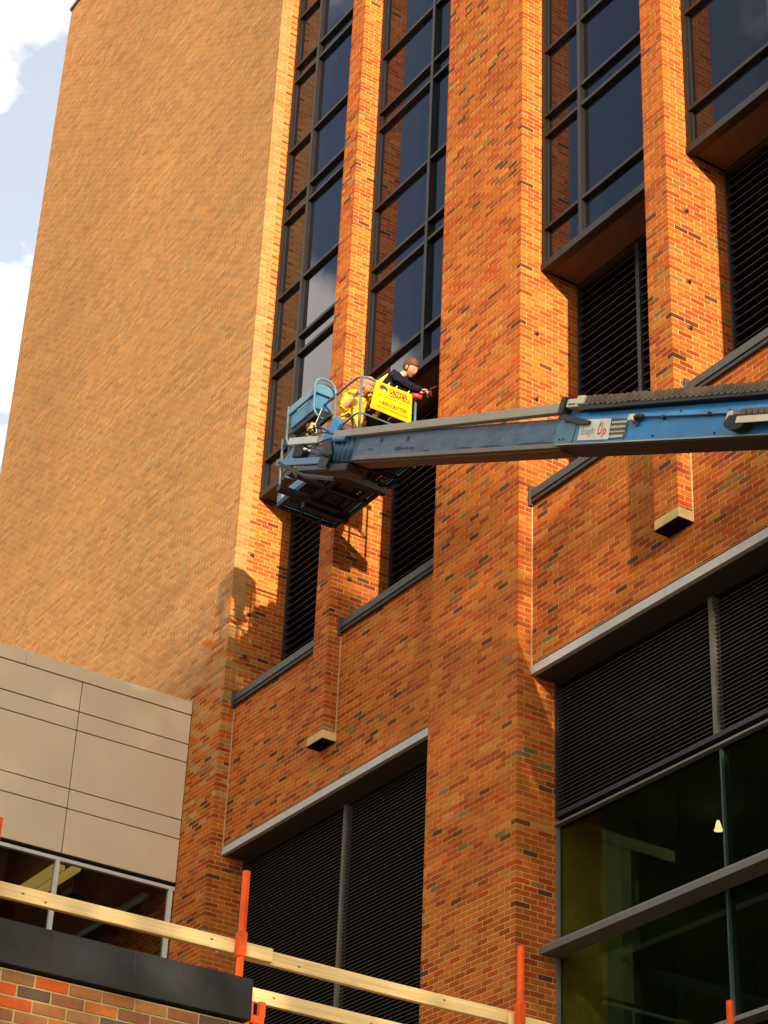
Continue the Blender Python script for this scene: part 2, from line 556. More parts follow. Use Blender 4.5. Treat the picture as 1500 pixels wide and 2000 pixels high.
def brickwork(name, B, parent, pal=None):
    """joined brickwork, one part, kind stuff"""
    B = jitter(B)
    cen = np.stack([(B[:, 0] + B[:, 1]) / 2, (B[:, 2] + B[:, 3]) / 2, (B[:, 4] + B[:, 5]) / 2], 1)
    V, F = boxes_arrays(B)
    me = mesh_from(name, V, F)
    setcol(me, np.repeat(tones(cen, pal), 8, 0))
    o = link(name, me, brick_m, parent)
    o['kind'] = 'stuff'
    return o
_bm = {}
def single_bricks(B, parent, npal=9, pal=None, m=None, tone_fn=None):
    """every brick its own object; alike bricks share one mesh"""
    for b in B:
        dx, dy, dz = b[1] - b[0], b[3] - b[2], b[5] - b[4]
        kk = R_.randrange(npal)
        key = (round(dx, 3), round(dy, 3), round(dz, 3), kk, id(pal))
        if key not in _bm:
            V, F = boxes_arrays([[-dx / 2, dx / 2, -dy / 2, dy / 2, -dz / 2, dz / 2]])
            import bmesh
            me = mesh_from('brick', V, F)
            bm = bmesh.new(); bm.from_mesh(me)
            bmesh.ops.recalc_face_normals(bm, faces=bm.faces[:])
            bmesh.ops.bevel(bm, geom=bm.edges[:], offset=0.0022, segments=1, affect='EDGES')
            bm.to_mesh(me); bm.free()
            me.shade_flat()
            if tone_fn:
                c = tone_fn(kk)
            else:
                c = tones(np.array([[R_.uniform(-30, 0), 0, R_.uniform(8, 20)]]))[0]
            setcol(me, np.repeat(np.array([c]), len(me.vertices), 0))
            me.materials.append(brick_m)
            _bm[key] = me
        o = bpy.data.objects.new('brick', _bm[key])
        o.location = ((b[0] + b[1]) / 2 + R_.uniform(-.0012, .0012), (b[2] + b[3]) / 2 + R_.uniform(-.0012, .0012), (b[4] + b[5]) / 2 + R_.uniform(-.0008, .0008))
        COL.objects.link(o)
        o.parent = parent

# ------------------------------------------------------------------ ground and street
gr = bxo('ground', (-900, 900, -900, 900, -0.4, -0.012), grass_m); tag(gr, kind='structure')
pv = bxo('pavement', (-60, 45, -16.0, 14.0, -0.3, 0.0), pave_m); tag(pv, kind='structure')
kb = bxo('kerb', (-60, 45, -16.25, -16.002, -0.3, 0.004), concrete_m); tag(kb, kind='structure')
rd = bxo('road', (-160, 160, -25.0, -16.252, -0.3, -0.006), asph_m); tag(rd, kind='structure')

# ------------------------------------------------------------------ the brick building
ROOF = 36.20
xW, xA = -34.82, -24.55
xBl, xB = -22.09, -21.715
xCl, xC = -19.265, -17.487
xDl, xD = -15.045, -14.655
xEl, xE = -12.21, -10.43
YW, YS, YL, YLL = 0.33, 0.20, 0.90, 0.56      # window, spandrel, upper louvre, lower louvre planes
Z_LB, Z_LT = 12.50, 12.6085                    # lintel band
Z_SB, Z_ST = 14.80, 14.95                      # sill
Z_W = 18.29                                    # underside of the window strips
Z_CAP0, Z_CAP1 = 13.195, 13.320
bld = thing('brick_building', 'tall orange brick building with narrow window strips between its piers', 'building', (-24, 0, 0))
bld.location = (0, 0, 0)
def core(name, b):
    """mortar body of a wall section (bricks stand 6 mm proud of it)"""
    return bxo(name, b, mortar_m, bld)
e = 0.0035
# big left wall
wl = core('wall', (xW + e, xA - e, e, 2.2, 0, ROOF))
wl['label'] = 'broad blank brick wall left of the window strips'
B = lay_x(xW, xA, 0.0, 6.5, ROOF, True)
B += lay_y(xA, 0.0, YL + 0.02, 6.5, Z_W + 0.1) + lay_y(xA, 0.0, YW + 0.05, Z_W + 0.1, ROOF)
def pale(q):   # sunlit tone painted into the broad wall's bricks, mixed out towards its shaded foot
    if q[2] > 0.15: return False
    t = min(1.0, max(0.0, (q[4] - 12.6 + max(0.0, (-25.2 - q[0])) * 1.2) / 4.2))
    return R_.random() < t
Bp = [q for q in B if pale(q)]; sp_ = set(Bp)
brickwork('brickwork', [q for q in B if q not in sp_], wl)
brickwork('brickwork', Bp, wl, PAL_SUNLIT)
# full piers C and E
for (a, b, lab) in ((xCl, xC, 'broad brick pier running down to the ground'), (xEl, xE, None)):
    p = core('pier', (a + e, b - e, e, 1.4, 0, ROOF))
    if lab: p['label'] = lab
    Bf = lay_x(a, b, 0.0, 6.5, ROOF, True)
    Br = lay_y(b, 0.0, YLL + 0.04, 6.5, Z_LT) + lay_y(b, 0.0, YL + 0.02, Z_LT, Z_W + 0.1) + lay_y(b, 0.0, YW + 0.05, Z_W + 0.1, ROOF)
    Bl_ = lay_y(a, 0.0, YW + 0.1, 6.5, ROOF, -1)
    allb = Bf + Br
    if b == xC:
        near = [q for q in allb if 8.30 < q[4] < 9.98]
        near.sort(key=lambda q: q[4])
        rest = [q for q in allb if not (8.30 < q[4] < 9.98)]
        near = near[:300]; over = [q for q in allb if 8.30 < q[4] < 9.98 and q not in near]
        single_bricks(near, p, npal=26)
        allb = rest + over
    brickwork('brickwork', allb + Bl_, p)
# hanging piers B and D with stone caps
for (a, b) in ((xBl, xB), (xDl, xD)):
    p = core('pier', (a + e, b - e, e, 1.2, Z_CAP1, ROOF))
    p['label'] = 'slim hanging brick pier ending in a stone cap'
    Bq = lay_x(a, b, 0.0, Z_CAP1, ROOF, True)
    Bq += lay_y(b, 0.0, YS + 0.0, Z_CAP1, Z_SB) + lay_y(b, 0.0, YL + 0.02, Z_SB, Z_W + 0.1) + lay_y(b, 0.0, YW + 0.05, Z_W + 0.1, ROOF)
    Bq += lay_y(a, 0.0, YS, Z_CAP1, Z_SB, -1) + lay_y(a, 0.0, YW + 0.1, Z_SB, ROOF, -1)
    brickwork('brickwork', Bq, p)
    bxo('cap_plate', (a - 0.006, b + 0.006, -0.006, YS - 0.001, Z_CAP0 - 0.012, Z_CAP0 - 0.001), black_m, p)
    cp = bxo('stone_cap', (a - 0.004, b + 0.004, -0.004, YS - 0.001, Z_CAP0, Z_CAP1 - 0.001), stone_m, p, bevel=0.004)
# spandrels
for (a, b) in ((xA, xCl), (xC, xEl)):
    s = core('spandrel', (a + 0.002, b - 0.002, YS + e, 1.3, Z_LT + 0.03, Z_SB))
    Bq = lay_x(a + 0.012, b - 0.004, YS, Z_LT + 0.036, Z_SB, False)
    brickwork('brickwork', Bq, s)
# sealant beads in the inner corners
for x_, z0, z1 in ((xA, Z_LT, Z_SB - 0.08), (xC, Z_LT, Z_SB - 0.08), (xB, Z_CAP0, Z_SB - 0.05), (xD, Z_CAP0, Z_SB - 0.05)):
    bxo('sealant_joint', (x_ + 0.001, x_ + 0.013, YS - 0.014, YS + 0.004, z0, z1), seal_m, bld)
# sills
for (a, b) in ((xA, xBl), (xB, xCl), (xC, xDl), (xD, xEl)):
    s = MB()
    s.prism([(YS - 0.055, Z_SB + 0.02), (YS - 0.05, Z_ST - 0.02), (YS - 0.02, Z_ST), (YL + 0.05, Z_ST + 0.03), (YL + 0.05, Z_SB), (YS - 0.035, Z_SB), (YS - 0.035, Z_SB + 0.02)], a + 0.002, b - 0.002, 'x')
    so_ = s.build('sill', sill_m, bld)
    s = MB().box(a + 0.002, a + 0.035, YS - 0.066, YS - 0.002, Z_SB - 0.075, Z_ST + 0.05)
    s.build('end_dam', sill_m, so_, bevel=0.004)
    bxo('drip_edge', (a + 0.04, b - 0.003, YS - 0.046, YS - 0.010, Z_SB - 0.042, Z_SB - 0.001), darksoffit_m, so_)
# window strips
FLOOR = 3.055
def strip(a, b, off, zt):
    """one tall window strip: jambs, base rail, mullion, transoms, panes"""
    yg = YW + 0.065
    fr = MB()
    fr.box(a + 0.003, a + 0.060, YW, yg + 0.06, Z_W + 0.11, zt)
    fr.box(b - 0.060, b - 0.003, YW, yg + 0.06, Z_W + 0.11, zt)
    fo = fr.build('window', bronze_m, bld)
    bxo('base_rail', (a + 0.003, b - 0.003, YW - 0.012, yg + 0.05, Z_W, Z_W + 0.105), darksteel_m, fo)
    inn = MB()
    inn.box(a + 0.061, a + 0.085, YW + 0.03, yg + 0.05, Z_W + 0.11, zt)
    inn.build('glazing_bead', bronze_m, fo)
    mx = a + off
    mm = MB().box(mx - 0.0325, mx + 0.0325, YW - 0.004, yg + 0.03, Z_W + 0.106, zt)
    mm.build('mullion', bronze_m, fo)
    zs = []
    z = 20.48 - FLOOR
    k = 0
    rails = []
    while z < zt:
        for dz in (0.0, 0.345, 1.50):
            if Z_W + 0.3 < z + dz < zt - 0.1:
                rails.append(z + dz)
        z += FLOOR
    xs = [(a + 0.061, mx - 0.033), (mx + 0.033, b - 0.061)]
    lv = [Z_W + 0.106]
    for r in rails:
        for (x0, x1) in xs:
            t = MB().box(x0 + 0.001, x1 - 0.001, YW + 0.002, yg + 0.02, r, r + 0.052)
            t.build('transom', bronze_m, fo)
        lv.append(r)
    lv2 = [Z_W + 0.106] + [r + 0.053 for r in rails]
    tops = rails + [zt]
    for z0, z1 in zip(lv2, tops):
        for (x0, x1) in xs:
            tx, tz = R_.uniform(-0.0014, 0.0014), R_.uniform(-0.0014, 0.0014)
            W_, H_ = x1 - x0, z1 - z0
            g = MB()
            y = yg
            P = [(x0, y - tx * W_, z0), (x1, y + tx * W_, z0), (x1, y + tx * W_ - tz * H_, z1), (x0, y - tx * W_ - tz * H_, z1)]
            Q = [(p[0], p[1] + 0.012, p[2]) for p in P]
            g.poly(P + Q, [(0, 1, 2, 3), (7, 6, 5, 4), (0, 4, 5, 1), (1, 5, 6, 2), (2, 6, 7, 3), (3, 7, 4, 0)])
            g.build('pane', paneD_m, fo)
    # soffit panels under the strip
    mid = a + (b - a) * 0.62
    for (x0, x1) in ((a + 0.03, mid - 0.004), (mid + 0.004, b - 0.004)):
        bxo('soffit_panel', (x0, x1, YW + 0.10, YL - 0.002, Z_W + 0.022, Z_W + 0.04), soffit_m, fo)
    bxo('soffit_trim', (a + 0.003, a + 0.028, YW + 0.08, YL, Z_W + 0.012, Z_W + 0.05), bronze_m, fo)
    bxo('soffit_trim', (a + 0.029, b - 0.004, YW + 0.08, YW + 0.098, Z_W + 0.012, Z_W + 0.05), bronze_m, fo)
    return fo
zt = ROOF - 1.3
strip(xA, xBl, 0.805, zt)
strip(xB, xCl, 1.51, zt)
strip(xC, xDl, 0.805, zt)
strip(xD, xEl, 1.51, zt)
for (a, b) in ((xA, xBl), (xB, xCl), (xC, xDl), (xD, xEl)):
    hd = core('header_wall', (a + 0.001, b - 0.001, YW - 0.1, 1.2, zt + 0.001, ROOF))
    brickwork('brickwork', lay_x(a, b, YW - 0.11, zt + 0.01, ROOF, False), hd)
# upper louvres
def louvre(a, b, y, z0, z1, pitch, proj, th, mulls, lip, m, side=0.03, dark=None, tilt=0.045):
    fr = MB()
    fr.box(a + 0.002, a + side, y - 0.03, y + 0.07, z0, z1)
    fr.box(b - side, b - 0.002, y - 0.03, y + 0.07, z0, z1)
    fr.box(a + side, b - side, y - 0.02, y + 0.07, z1 - 0.04, z1)
    fr.box(a + side, b - side, y - 0.03, y + 0.07, z0, z0 + 0.045)
    fo = fr.build('louvre', dark or m, bld)
    bxo('backing', (a + 0.002, b - 0.002, y + 0.075, y + 0.09, z0, z1), black_m, fo)
    for mx in mulls:
        bxo('louvre_mullion', (mx - 0.033, mx + 0.033, y - 0.035, y + 0.06, z0 + 0.046, z1 - 0.041), m, fo)
    n = int((z1 - z0 - 0.10) / pitch)
    p = MB()
    # blade: thin sheet rising inwards with a rolled lip at its lower front edge
    p.prism([(0.0, 0.0), (0.0, lip), (th, lip), (proj, tilt + lip), (proj, tilt), (th, 0.0)], a + side + 0.001, b - side - 0.001, 'x')
    s0 = None
    for k in range(n):
        zz = z0 + 0.06 + k * pitch
        if s0 is None:
            s0 = p.build('slat', m, fo)
            s0.data.materials.append(blade_shade_m)
            for f in s0.data.polygons:
                yy = sum(s0.data.vertices[i].co.y for i in f.vertices) / len(f.vertices)
                f.material_index = 0 if yy <= th * 0.75 else 1  # lit front lip and shade between slats are put into the colours
            s0.location = (0, y - 0.012, zz)
        else:
            shared('slat', s0, fo, (0, y - 0.012, zz))
    return fo
louvup_m = mat('upper_louvre', (0.034, 0.035, 0.042), rough=0.5, spec=0.5, noise=0.2, nscale=3)
W2 = 2.455
for (a, b, mm) in ((xA, xBl, 1.50), (xB, xCl, 1.25), (xC, xDl, 1.21), (xD, xEl, 1.25)):
    ml = [a + mm] if a in (xC,) else []
    louvre(a, b, YL + 0.03, Z_ST + 0.03, Z_W + 0.02, 0.1187, 0.07, 0.006, ml, 0.010, louvup_m, tilt=0.05)
# lintels over the lower openings
for (a, b, j) in ((xA, xCl, -21.98), (xC, xEl, -15.13)):
    l0 = MB().box(a + 0.003, j - 0.004, YS - 0.012, YS + 0.05, Z_LB, Z_LT - 0.002).build('lintel', steel_m, bld)
    l1 = MB().box(j + 0.004, b - 0.003, YS - 0.012, YS + 0.05, Z_LB, Z_LT - 0.002).build('lintel', steel_m, bld)
    bxo('shadow_gap', (a + 0.003, b - 0.003, YS + 0.012, YS + 0.05, Z_LT - 0.001, Z_LT + 0.034), darksoffit_m, bld)
    for (x0, x1) in ((a + 0.003, j - 0.003), (j + 0.003, b - 0.003)):
        bxo('lintel_soffit', (x0, x1, YS + 0.051, YLL + 0.10, Z_LB + 0.006, Z_LB + 0.03), darksoffit_m, bld)
# lower left louvre
louvre(xA, xCl, YLL, 6.6, Z_LB + 0.004, 0.0490, 0.028, 0.003, [-21.915], 0.0042, louvre_m, dark=louvredk_m, tilt=0.022)
# lower right louvre and glazing
louvre(xC, xEl, YLL, 10.84, Z_LB + 0.004, 0.0490, 0.028, 0.003, [-14.81], 0.0042, louvre_m, dark=louvredk_m, tilt=0.022)
cw = MB()
cw.box(xC + 0.002, xC + 0.018, YLL - 0.02, YLL + 0.06, 4.0, 10.74)
bxo('head_rail', (xC + 0.002, xEl - 0.002, YLL + 0.03, YLL + 0.10, 10.768, 10.838), black_m, bld)
cwo = cw.build('curtain_wall', alum_m, bld)
bxo('jamb', (xEl - 0.018, xEl - 0.002, YLL - 0.02, YLL + 0.06, 4.0, 10.74), MATS.get('fin_metal'), cwo)
cwo.data.materials.clear(); cwo.data.materials.append(mat('curtain_frame', (0.16, 0.16, 0.14), rough=0.5))
bxo('fin', (xC + 0.004, xEl - 0.004, YLL - 0.045, YLL + 0.029, 10.742, 10.766), fin_m, cwo)
f2 = MB(); f2.prism([(0.330, 9.235), (0.325, 9.300), (0.345, 9.330), (YLL + 0.028, 9.42), (YLL + 0.028, 9.235)], xC + 0.004, xEl - 0.004, 'x')
f2.build('fin', fin_m, cwo)
f3 = MB(); f3.prism([(0.40, 7.83), (0.40, 7.87), (0.42, 7.885), (YLL + 0.028, 7.91), (YLL + 0.028, 7.83)], xC + 0.004, xEl - 0.004, 'x')
f3.build('fin', fin_m, cwo)
teal_m = mat('teal_mullion', (0.035, 0.055, 0.055), rough=0.4)
bxo('mullion', (-14.80, -14.775, YLL - 0.004, YLL + 0.10, 4.0, 10.74), teal_m, cwo)
for (x0, x1) in ((xC + 0.019, -14.802), (-14.773, xEl - 0.019)):
    for (z0, z1) in ((4.0, 7.829), (7.911, 9.234), (9.421, 10.738)):
        bxo('pane', (x0, x1, YLL + 0.03, YLL + 0.042, z0, z1), paneT_m, cwo)
# room behind the lower glazing
rm = MB().box(xC - 0.2, xC + 0.06, YLL + 0.9, 6.0, 3.9, 10.9).box(xC + 0.05, xC + 0.30, YLL + 0.65, YLL + 0.9, 3.9, 10.9)
rmo = rm.build('room_wall', greenwall_m, bld)
bxo('room_ceiling', (xC - 0.2, xE, YLL + 0.12, 6.0, 10.91, 11.0), ceil_m, bld)
bxo('room_ceiling', (xC + 0.301, xE, YLL + 0.6, 6.0, 9.30, 9.36), ceil_m, bld)
bxo('room_back', (xC - 0.2, xE, 6.001, 6.2, 3.9, 11.0), mat('room_back', (0.05, 0.06, 0.045), rough=0.9), bld)
bxo('room_floor', (xC - 0.2, xE, YLL + 0.12, 6.0, 3.7, 3.9), ceil_m, bld)
bxo('door_frame', (-15.95, -15.0, 5.9, 6.0, 3.9, 8.6), greenwall_m, bld)
lm = MB().tube([(-16.29, 1.85, 10.90), (-16.29, 1.85, 10.76)], 0.006, 6)
lmo = lm.build('pendant_lamp', darksteel_m, bld)
s = MB(); s.tube([(-16.29, 1.85, 10.77), (-16.29, 1.85, 10.73), (-16.29, 1.85, 10.68), (-16.29, 1.85, 10.655)], 0.016, 14, r2=0.052)
s.build('lamp_shade', lamp_m, lmo, smooth=True)
# inner body behind the facade
bd = MB()
bd.box(xW + 0.05, xA - 0.3, 2.21, 15, 0, ROOF - 0.02)
bd.box(xA - 0.29, xE, 1.41, 15, 11.05, ROOF - 0.02)
bd.box(xA - 0.29, xC - 0.21, 1.41, 15, 0, 11.049)
bd.box(xC - 0.2, xE, 6.21, 15, 0, 11.049)
bd.box(xW + 0.01, xE - 0.01, 15.001, 15.3, 0, ROOF - 0.02)
bd.box(xE + 0.01, xE + 8, 0.3, 15.0, 0, ROOF - 0.02)
bdo = bd.build('inner_wall', mat('inner_wall', (0.22, 0.12, 0.06), rough=0.9), bld)
cpg = MB()
cpg.prism([(-0.05, ROOF + 0.02), (-0.05, ROOF + 0.17), (0.0, ROOF + 0.19), (0.5, ROOF + 0.17), (0.5, ROOF + 0.02)], xW - 0.05, xE + 0.02, 'x')
cpo = cpg.build('roof_coping', coping_m, bld)
bxo('drip_edge', (xW - 0.02, xE, -0.02, 0.4, ROOF - 0.03, ROOF + 0.018), darksoffit_m, cpo)
# rusty anchors left in the reveals
for (x_, y_, z_) in ((xC, 0.25, 17.284), (xC, 0.246, 16.294), (xD, 0.272, 16.392), (xD, 0.266, 15.746), (xD, 0.279, 17.416), (xA, 0.281, 17.286), (xA, 0.302, 16.296), (xA, 0.29, 15.60), (xB, 0.273, 15.628)):
    a = MB().tube([(x_ - 0.01, y_, z_), (x_ + 0.045, y_, z_)], 0.019, 8)
    a.box(x_ + 0.001, x_ + 0.010, y_ - 0.034, y_ + 0.034, z_ - 0.022, z_ + 0.026)
    a.build('anchor_bolt', rust_m, bld)

# ------------------------------------------------------------------ annex clad in panels
ann = thing('panel_annex', 'low annex clad in tan metal panels against the brick wall at lower left', 'building')
XA_ = -25.47
back = bxo('wall', (-31.0, XA_ - 0.020, -8.0, -0.004, 12.31, 15.10), mat('panel_backing', (0.03, 0.022, 0.015), rough=0.9), ann)
rows = [(14.915, 15.12), (14.450, 14.900), (14.163, 14.435), (13.272, 14.148), (12.982, 13.257), (12.325, 12.967)]
cols = [(-1.772, -0.012), (-3.54, -1.786), (-5.30, -3.554), (-7.06, -5.314)]
for ri, (z0, z1) in enumerate(rows):
    cc = cols if ri else [(-2.675, -0.012), (-5.34, -2.681), (-8.0, -5.346)]
    for (y0, y1) in cc:
        q = MB().box(XA_ - 0.018, XA_ + (0.012 if ri == 0 else 0.0) + R_.uniform(-.001, .001), y0, y1, z0, z1)
        po = q.build('panel', panel_m, ann, bevel=0.003)
        po.rotation_euler = (0, 0, 0)
        for v in po.data.vertices:
            v.co.x += 0.0022 * math.sin(v.co.y * 3.1 + ri) 
bxo('roof', (-31.0, XA_ - 0.02, -8.0, -0.004, 15.101, 15.118), coping_m, ann)
# ribbon window
wf = MB()
wf.box(XA_ - 0.09, XA_ - 0.012, -8.0, -0.006, 12.215, 12.262)
wf.box(XA_ - 0.09, XA_ - 0.012, -8.0, -0.006, 10.35, 10.40)
for y in (-0.062,):
    wf.box(XA_ - 0.09, XA_ - 0.012, y - 0.030, y + 0.030, 10.401, 12.214)
wfo = wf.build('ribbon_window', alum_m, ann)
for y in (-1.81, -3.56, -5.31, -7.06):
    bxo('mullion', (XA_ - 0.089, XA_ - 0.008, y - 0.028, y + 0.028, 10.401, 12.214), alum_m, wfo)
ys = [-0.093, -1.81, -3.56, -5.31, -7.06]
for y1, y0 in zip(ys[:-1], ys[1:]):
    bxo('pane', (XA_ - 0.06, XA_ - 0.05, y0 + 0.029, y1 - (0.0 if y1 > -0.1 else 0.029), 10.401, 12.214), paneA_m, wfo)
bxo('head_gap', (XA_ - 0.09, XA_ - 0.03, -8.0, -0.006, 12.263, 12.309), black_m, ann)
lw = bxo('lower_wall', (-31.0, XA_ - 0.01, -8.0, -0.004, 0, 10.349), mortar_m, ann)
bxo('floor_slab', (-31.0, XA_ - 0.091, -8.0, -0.004, 10.35, 10.37), ceil_m, ann)
bxo('end_wall', (-31.0, XA_ - 0.02, -8.2, -8.001, 10.35, 12.3), panel_m, ann)
bxo('back_wall', (-31.2, -31.001, -8.2, -0.004, 10.35, 12.3), ceil_m, ann)
bxo('ceiling_light', (-26.9, -25.62, -1.80, -1.64, 12.16, 12.22), fixt_m, ann)
bxo('ceiling_light', (-26.9, -25.62, -1.50, -1.40, 12.20, 12.28), fixt_m, ann)
bxo('ceiling_rail', (-28.4, -25.8, -0.34, -0.25, 12.14, 12.20), fixt2_m, ann)

# ------------------------------------------------------------------ near parapet wall
par = thing('parapet_wall', 'near brick parapet with a wide dark metal coping at the lower left corner', 'wall')
XP = -10.5
pm = bxo('wall', (XP - 0.32, XP - 0.006, -16.0, -7.075, 0, 5.30), nearmortar_m, par)
NP = [(0.42, 0.19, 0.055), (0.36, 0.15, 0.055), (0.30, 0.13, 0.055), (0.55, 0.10, 0.02), (0.40, 0.20, 0.06), (0.13, 0.08, 0.055), (0.33, 0.17, 0.06), (0.50, 0.16, 0.03), (0.28, 0.11, 0.05)]
nb = []
zt_ = 5.292
for k in range(12):
    z1 = zt_ - k * 0.0705; z0 = z1 - 0.0600
    y = -7.078 - (0.0 if k % 2 else 0.102)
    if k % 2 == 0:
        nb.append((XP - HB, XP, -7.170, -7.078, z0, z1))
        y = -7.180
    while y > -10.2:
        nb.append((XP - HB, XP, y - BL, y, z0, z1))
        y -= BL + J
NPt = lambda kk: np.array(NP[kk % len(NP)])
single_bricks(nb, pm, npal=len(NP), pal=NP, tone_fn=NPt)
restb = []
for k in range(12, 70):
    z1 = zt_ - k * 0.0705; z0 = z1 - 0.0600
    y = -7.078 - (0.0 if k % 2 else 0.102)
    while y > -15.8:
        restb.append((XP - HB, XP, y - BL, y, z0, z1)); y -= BL + J
brickwork('brickwork', restb, pm)
cop = MB()
cop.prism([(XP + 0.035, 5.315), (XP + 0.03, 5.556), (XP + 0.0, 5.566), (XP - 0.36, 5.58), (XP - 0.36, 5.315)], -10.55, -7.062, 'y')
copo = cop.build('coping', nearcop_m, par)
cop2 = MB(); cop2.prism([(XP + 0.035, 5.315), (XP + 0.03, 5.556), (XP + 0.0, 5.566), (XP - 0.36, 5.58), (XP - 0.36, 5.315)], -16, -10.556, 'y'); cop2.build('coping', nearcop_m, par)
for y in (-8.33, -7.83):
    bxo('coping_seam', (XP + 0.0345, XP + 0.0362, y - 0.0015, y + 0.0015, 5.33 + 0.05, 5.545), rust_m, copo)
# lower wall that carries the guard rail farther on
low = thing('low_wall', 'low dark capped wall below the guard rail, mostly out of frame', 'wall')
bxo('wall', (XP - 0.9, XP - 0.32 - 0.005, -7.0, 0.0 - 0.3, 0, 4.45), concrete_m, low)
bxo('coping', (XP - 0.95, XP - 0.28, -7.05, -0.28, 4.452, 4.52), nearcop_m, low)

# ------------------------------------------------------------------ guard rail
XG = -11.10
def gy(y): return -12.9335 + (y + 12.9335) * (abs(XG) / 10.5)
def gz(z): return 1.6 + (z - 1.6) * (abs(XG) / 10.5)
posts = [(-8.735, 6.125, 'orange guard rail post at the left edge of the frame'), (-7.145, 6.204, 'orange guard rail post with a clamp rising behind the end of the dark coping'),
         (-5.125, 6.201, 'orange guard rail post in front of the broad brick pier'), (-3.372, 6.217, 'short visible top of the red post in front of the dark glass at lower right')]
for i, (y, z, lab) in enumerate(posts):
    Y, Z = gy(y), gz(z)
    t = thing('guard_post', lab, 'post', (XG, Y, 4.52), group='orange guard rail posts')
    def lp(b): return (b[0], b[1], b[2], b[3], b[4] - 4.52, b[5] - 4.52)
    tb = MB().tube([(0, 0, 0), (0, 0, Z - 4.52 - 0.01), (0, 0, Z - 4.52)], 0.026, 6)
    tb.build('tube', orange_m, t)
    zb = gz(5.745) - 4.52
    bxo('board_bracket', (-0.029, 0.029, -0.029, 0.029, zb - 0.072, zb + 0.09), orange_m, t, bevel=0.006)
    zl = gz(5.495) - 4.52
    bxo('board_bracket', (-0.029, 0.029, -0.029, 0.029, zl - 0.072, zl + 0.06), orange_m, t, bevel=0.006)
    cl = MB()
    cl.box(-0.03, 0.035, 0.035, 0.18, zl - 0.20, zl - 0.155)
    cl.box(0.0, 0.035, 0.06, 0.10, zl - 0.155, zl - 0.075)
    cl.box(0.0, 0.035, 0.145, 0.185, zl - 0.155, zl - 0.06)
    cl.box(-0.03, 0.03, 0.04, 0.08, zl - 0.34, zl - 0.20)
    cl.tube([(0.017, 0.12, zl - 0.36), (0.017, 0.12, zl - 0.15)], 0.014, 8)
    clo = cl.build('clamp', orange_m, t)
    sc2 = MB().tube([(0.02, 0.165, zl - 0.37), (0.02, 0.165, zl - 0.2)], 0.010, 8)
    sc2.build('clamp_screw', rust_m, clo)
def board(y0, y1, zm, xoff, lab, tilt=0.0, knots=()):
    Y0, Y1 = gy(y0), gy(y1)
    q = MB()
    h = 0.0445
    n = 14
    P = []
    for i in range(n + 1):
        f = i / n
        yy = Y0 + (Y1 - Y0) * f
        zz = zm + tilt * f + 0.004 * math.sin(f * 5.0 + xoff * 40)
        for (dx, dz) in ((0, -h), (0.038, -h), (0.038, h), (0, h)):
            P.append((XG + xoff + dx, yy, zz + dz))
    F = [(0, 3, 2, 1), (n * 4, n * 4 + 1, n * 4 + 2, n * 4 + 3)]
    for i in range(n):
        for k in range(4):
            k2 = (k + 1) % 4
            F.append((i * 4 + k, i * 4 + k2, (i + 1) * 4 + k2, (i + 1) * 4 + k))
    q.poly(P, F)
    o = q.build('plank', wood_m, None, bevel=0.003)
    tag(o, lab, 'board', 'pine guard rail boards')
    for (ky, kz) in knots:
        Y = gy(ky); 
        kk = MB(); 
        c = Vector((XG + xoff + 0.0385, Y, zm + tilt * (Y - Y0) / (Y1 - Y0) + kz))
        pts = [(c.x, c.y + 0.011 * math.cos(a) * (1 + .3 * math.sin(3 * a)), c.z + 0.007 * math.sin(a)) for a in [i * math.pi / 5 for i in range(10)]]
        kk.poly([(c.x - 0.003, p[1], p[2]) for p in pts] + pts, [tuple(range(10, 20))] + [(i, (i + 1) % 10, 10 + (i + 1) % 10, 10 + i) for i in range(10)])
        kk.build('knot', knot_m, o)
    return o
zt5 = gz(5.742)
board(-10.6, -6.905, zt5, -0.075, 'upper pine board crossing in front of the annex window at the left', 0.006, [(-8.52, 0.0), (-7.32, 0.01), (-8.38, -0.02)])
board(-7.25, -5.10, zt5 + 0.004, -0.118, 'upper pine board between the two tall orange posts, across the dark louvre', 0.012, [(-6.7, -0.01), (-5.65, 0.005)])
board(-5.17, -1.9, zt5 - 0.014, -0.075, 'pine board starting right of the post at the broad pier, cut by the frame', 0.0, [])
board(-7.10, -3.4, gz(5.495), -0.075, 'lower pine board below the first, right of the dark coping', 0.004, [(-6.88, 0.005), (-6.2, -0.01)])

# ------------------------------------------------------------------ boom lift
lift = thing('boom_lift', 'blue telescopic boom lift reaching across the brick facade with a work basket', 'boom lift', (-18.835, -1.493, 15.417))
Lx = Vector((0.9097, 0.0199, -0.4148)).normalized()
Wz = (Vector((0, 0, 1)) - Lx * Lx.z).normalized()
Ny = Wz.cross(Lx)
MBm = Matrix(((Lx.x, Ny.x, Wz.x, 0), (Lx.y, Ny.y, Wz.y, 0), (Lx.z, Ny.z, Wz.z, 0), (0, 0, 0, 1)))
def bpart(name, mb, m, parent=lift, smooth=False, bevel=0.0, lab=None):
    mb.v = [tuple(MBm @ Vector(p)) for p in mb.v]
    o = mb.build(name, m, parent, smooth=smooth, bevel=bevel)
    if lab: o['label'] = lab
    return o
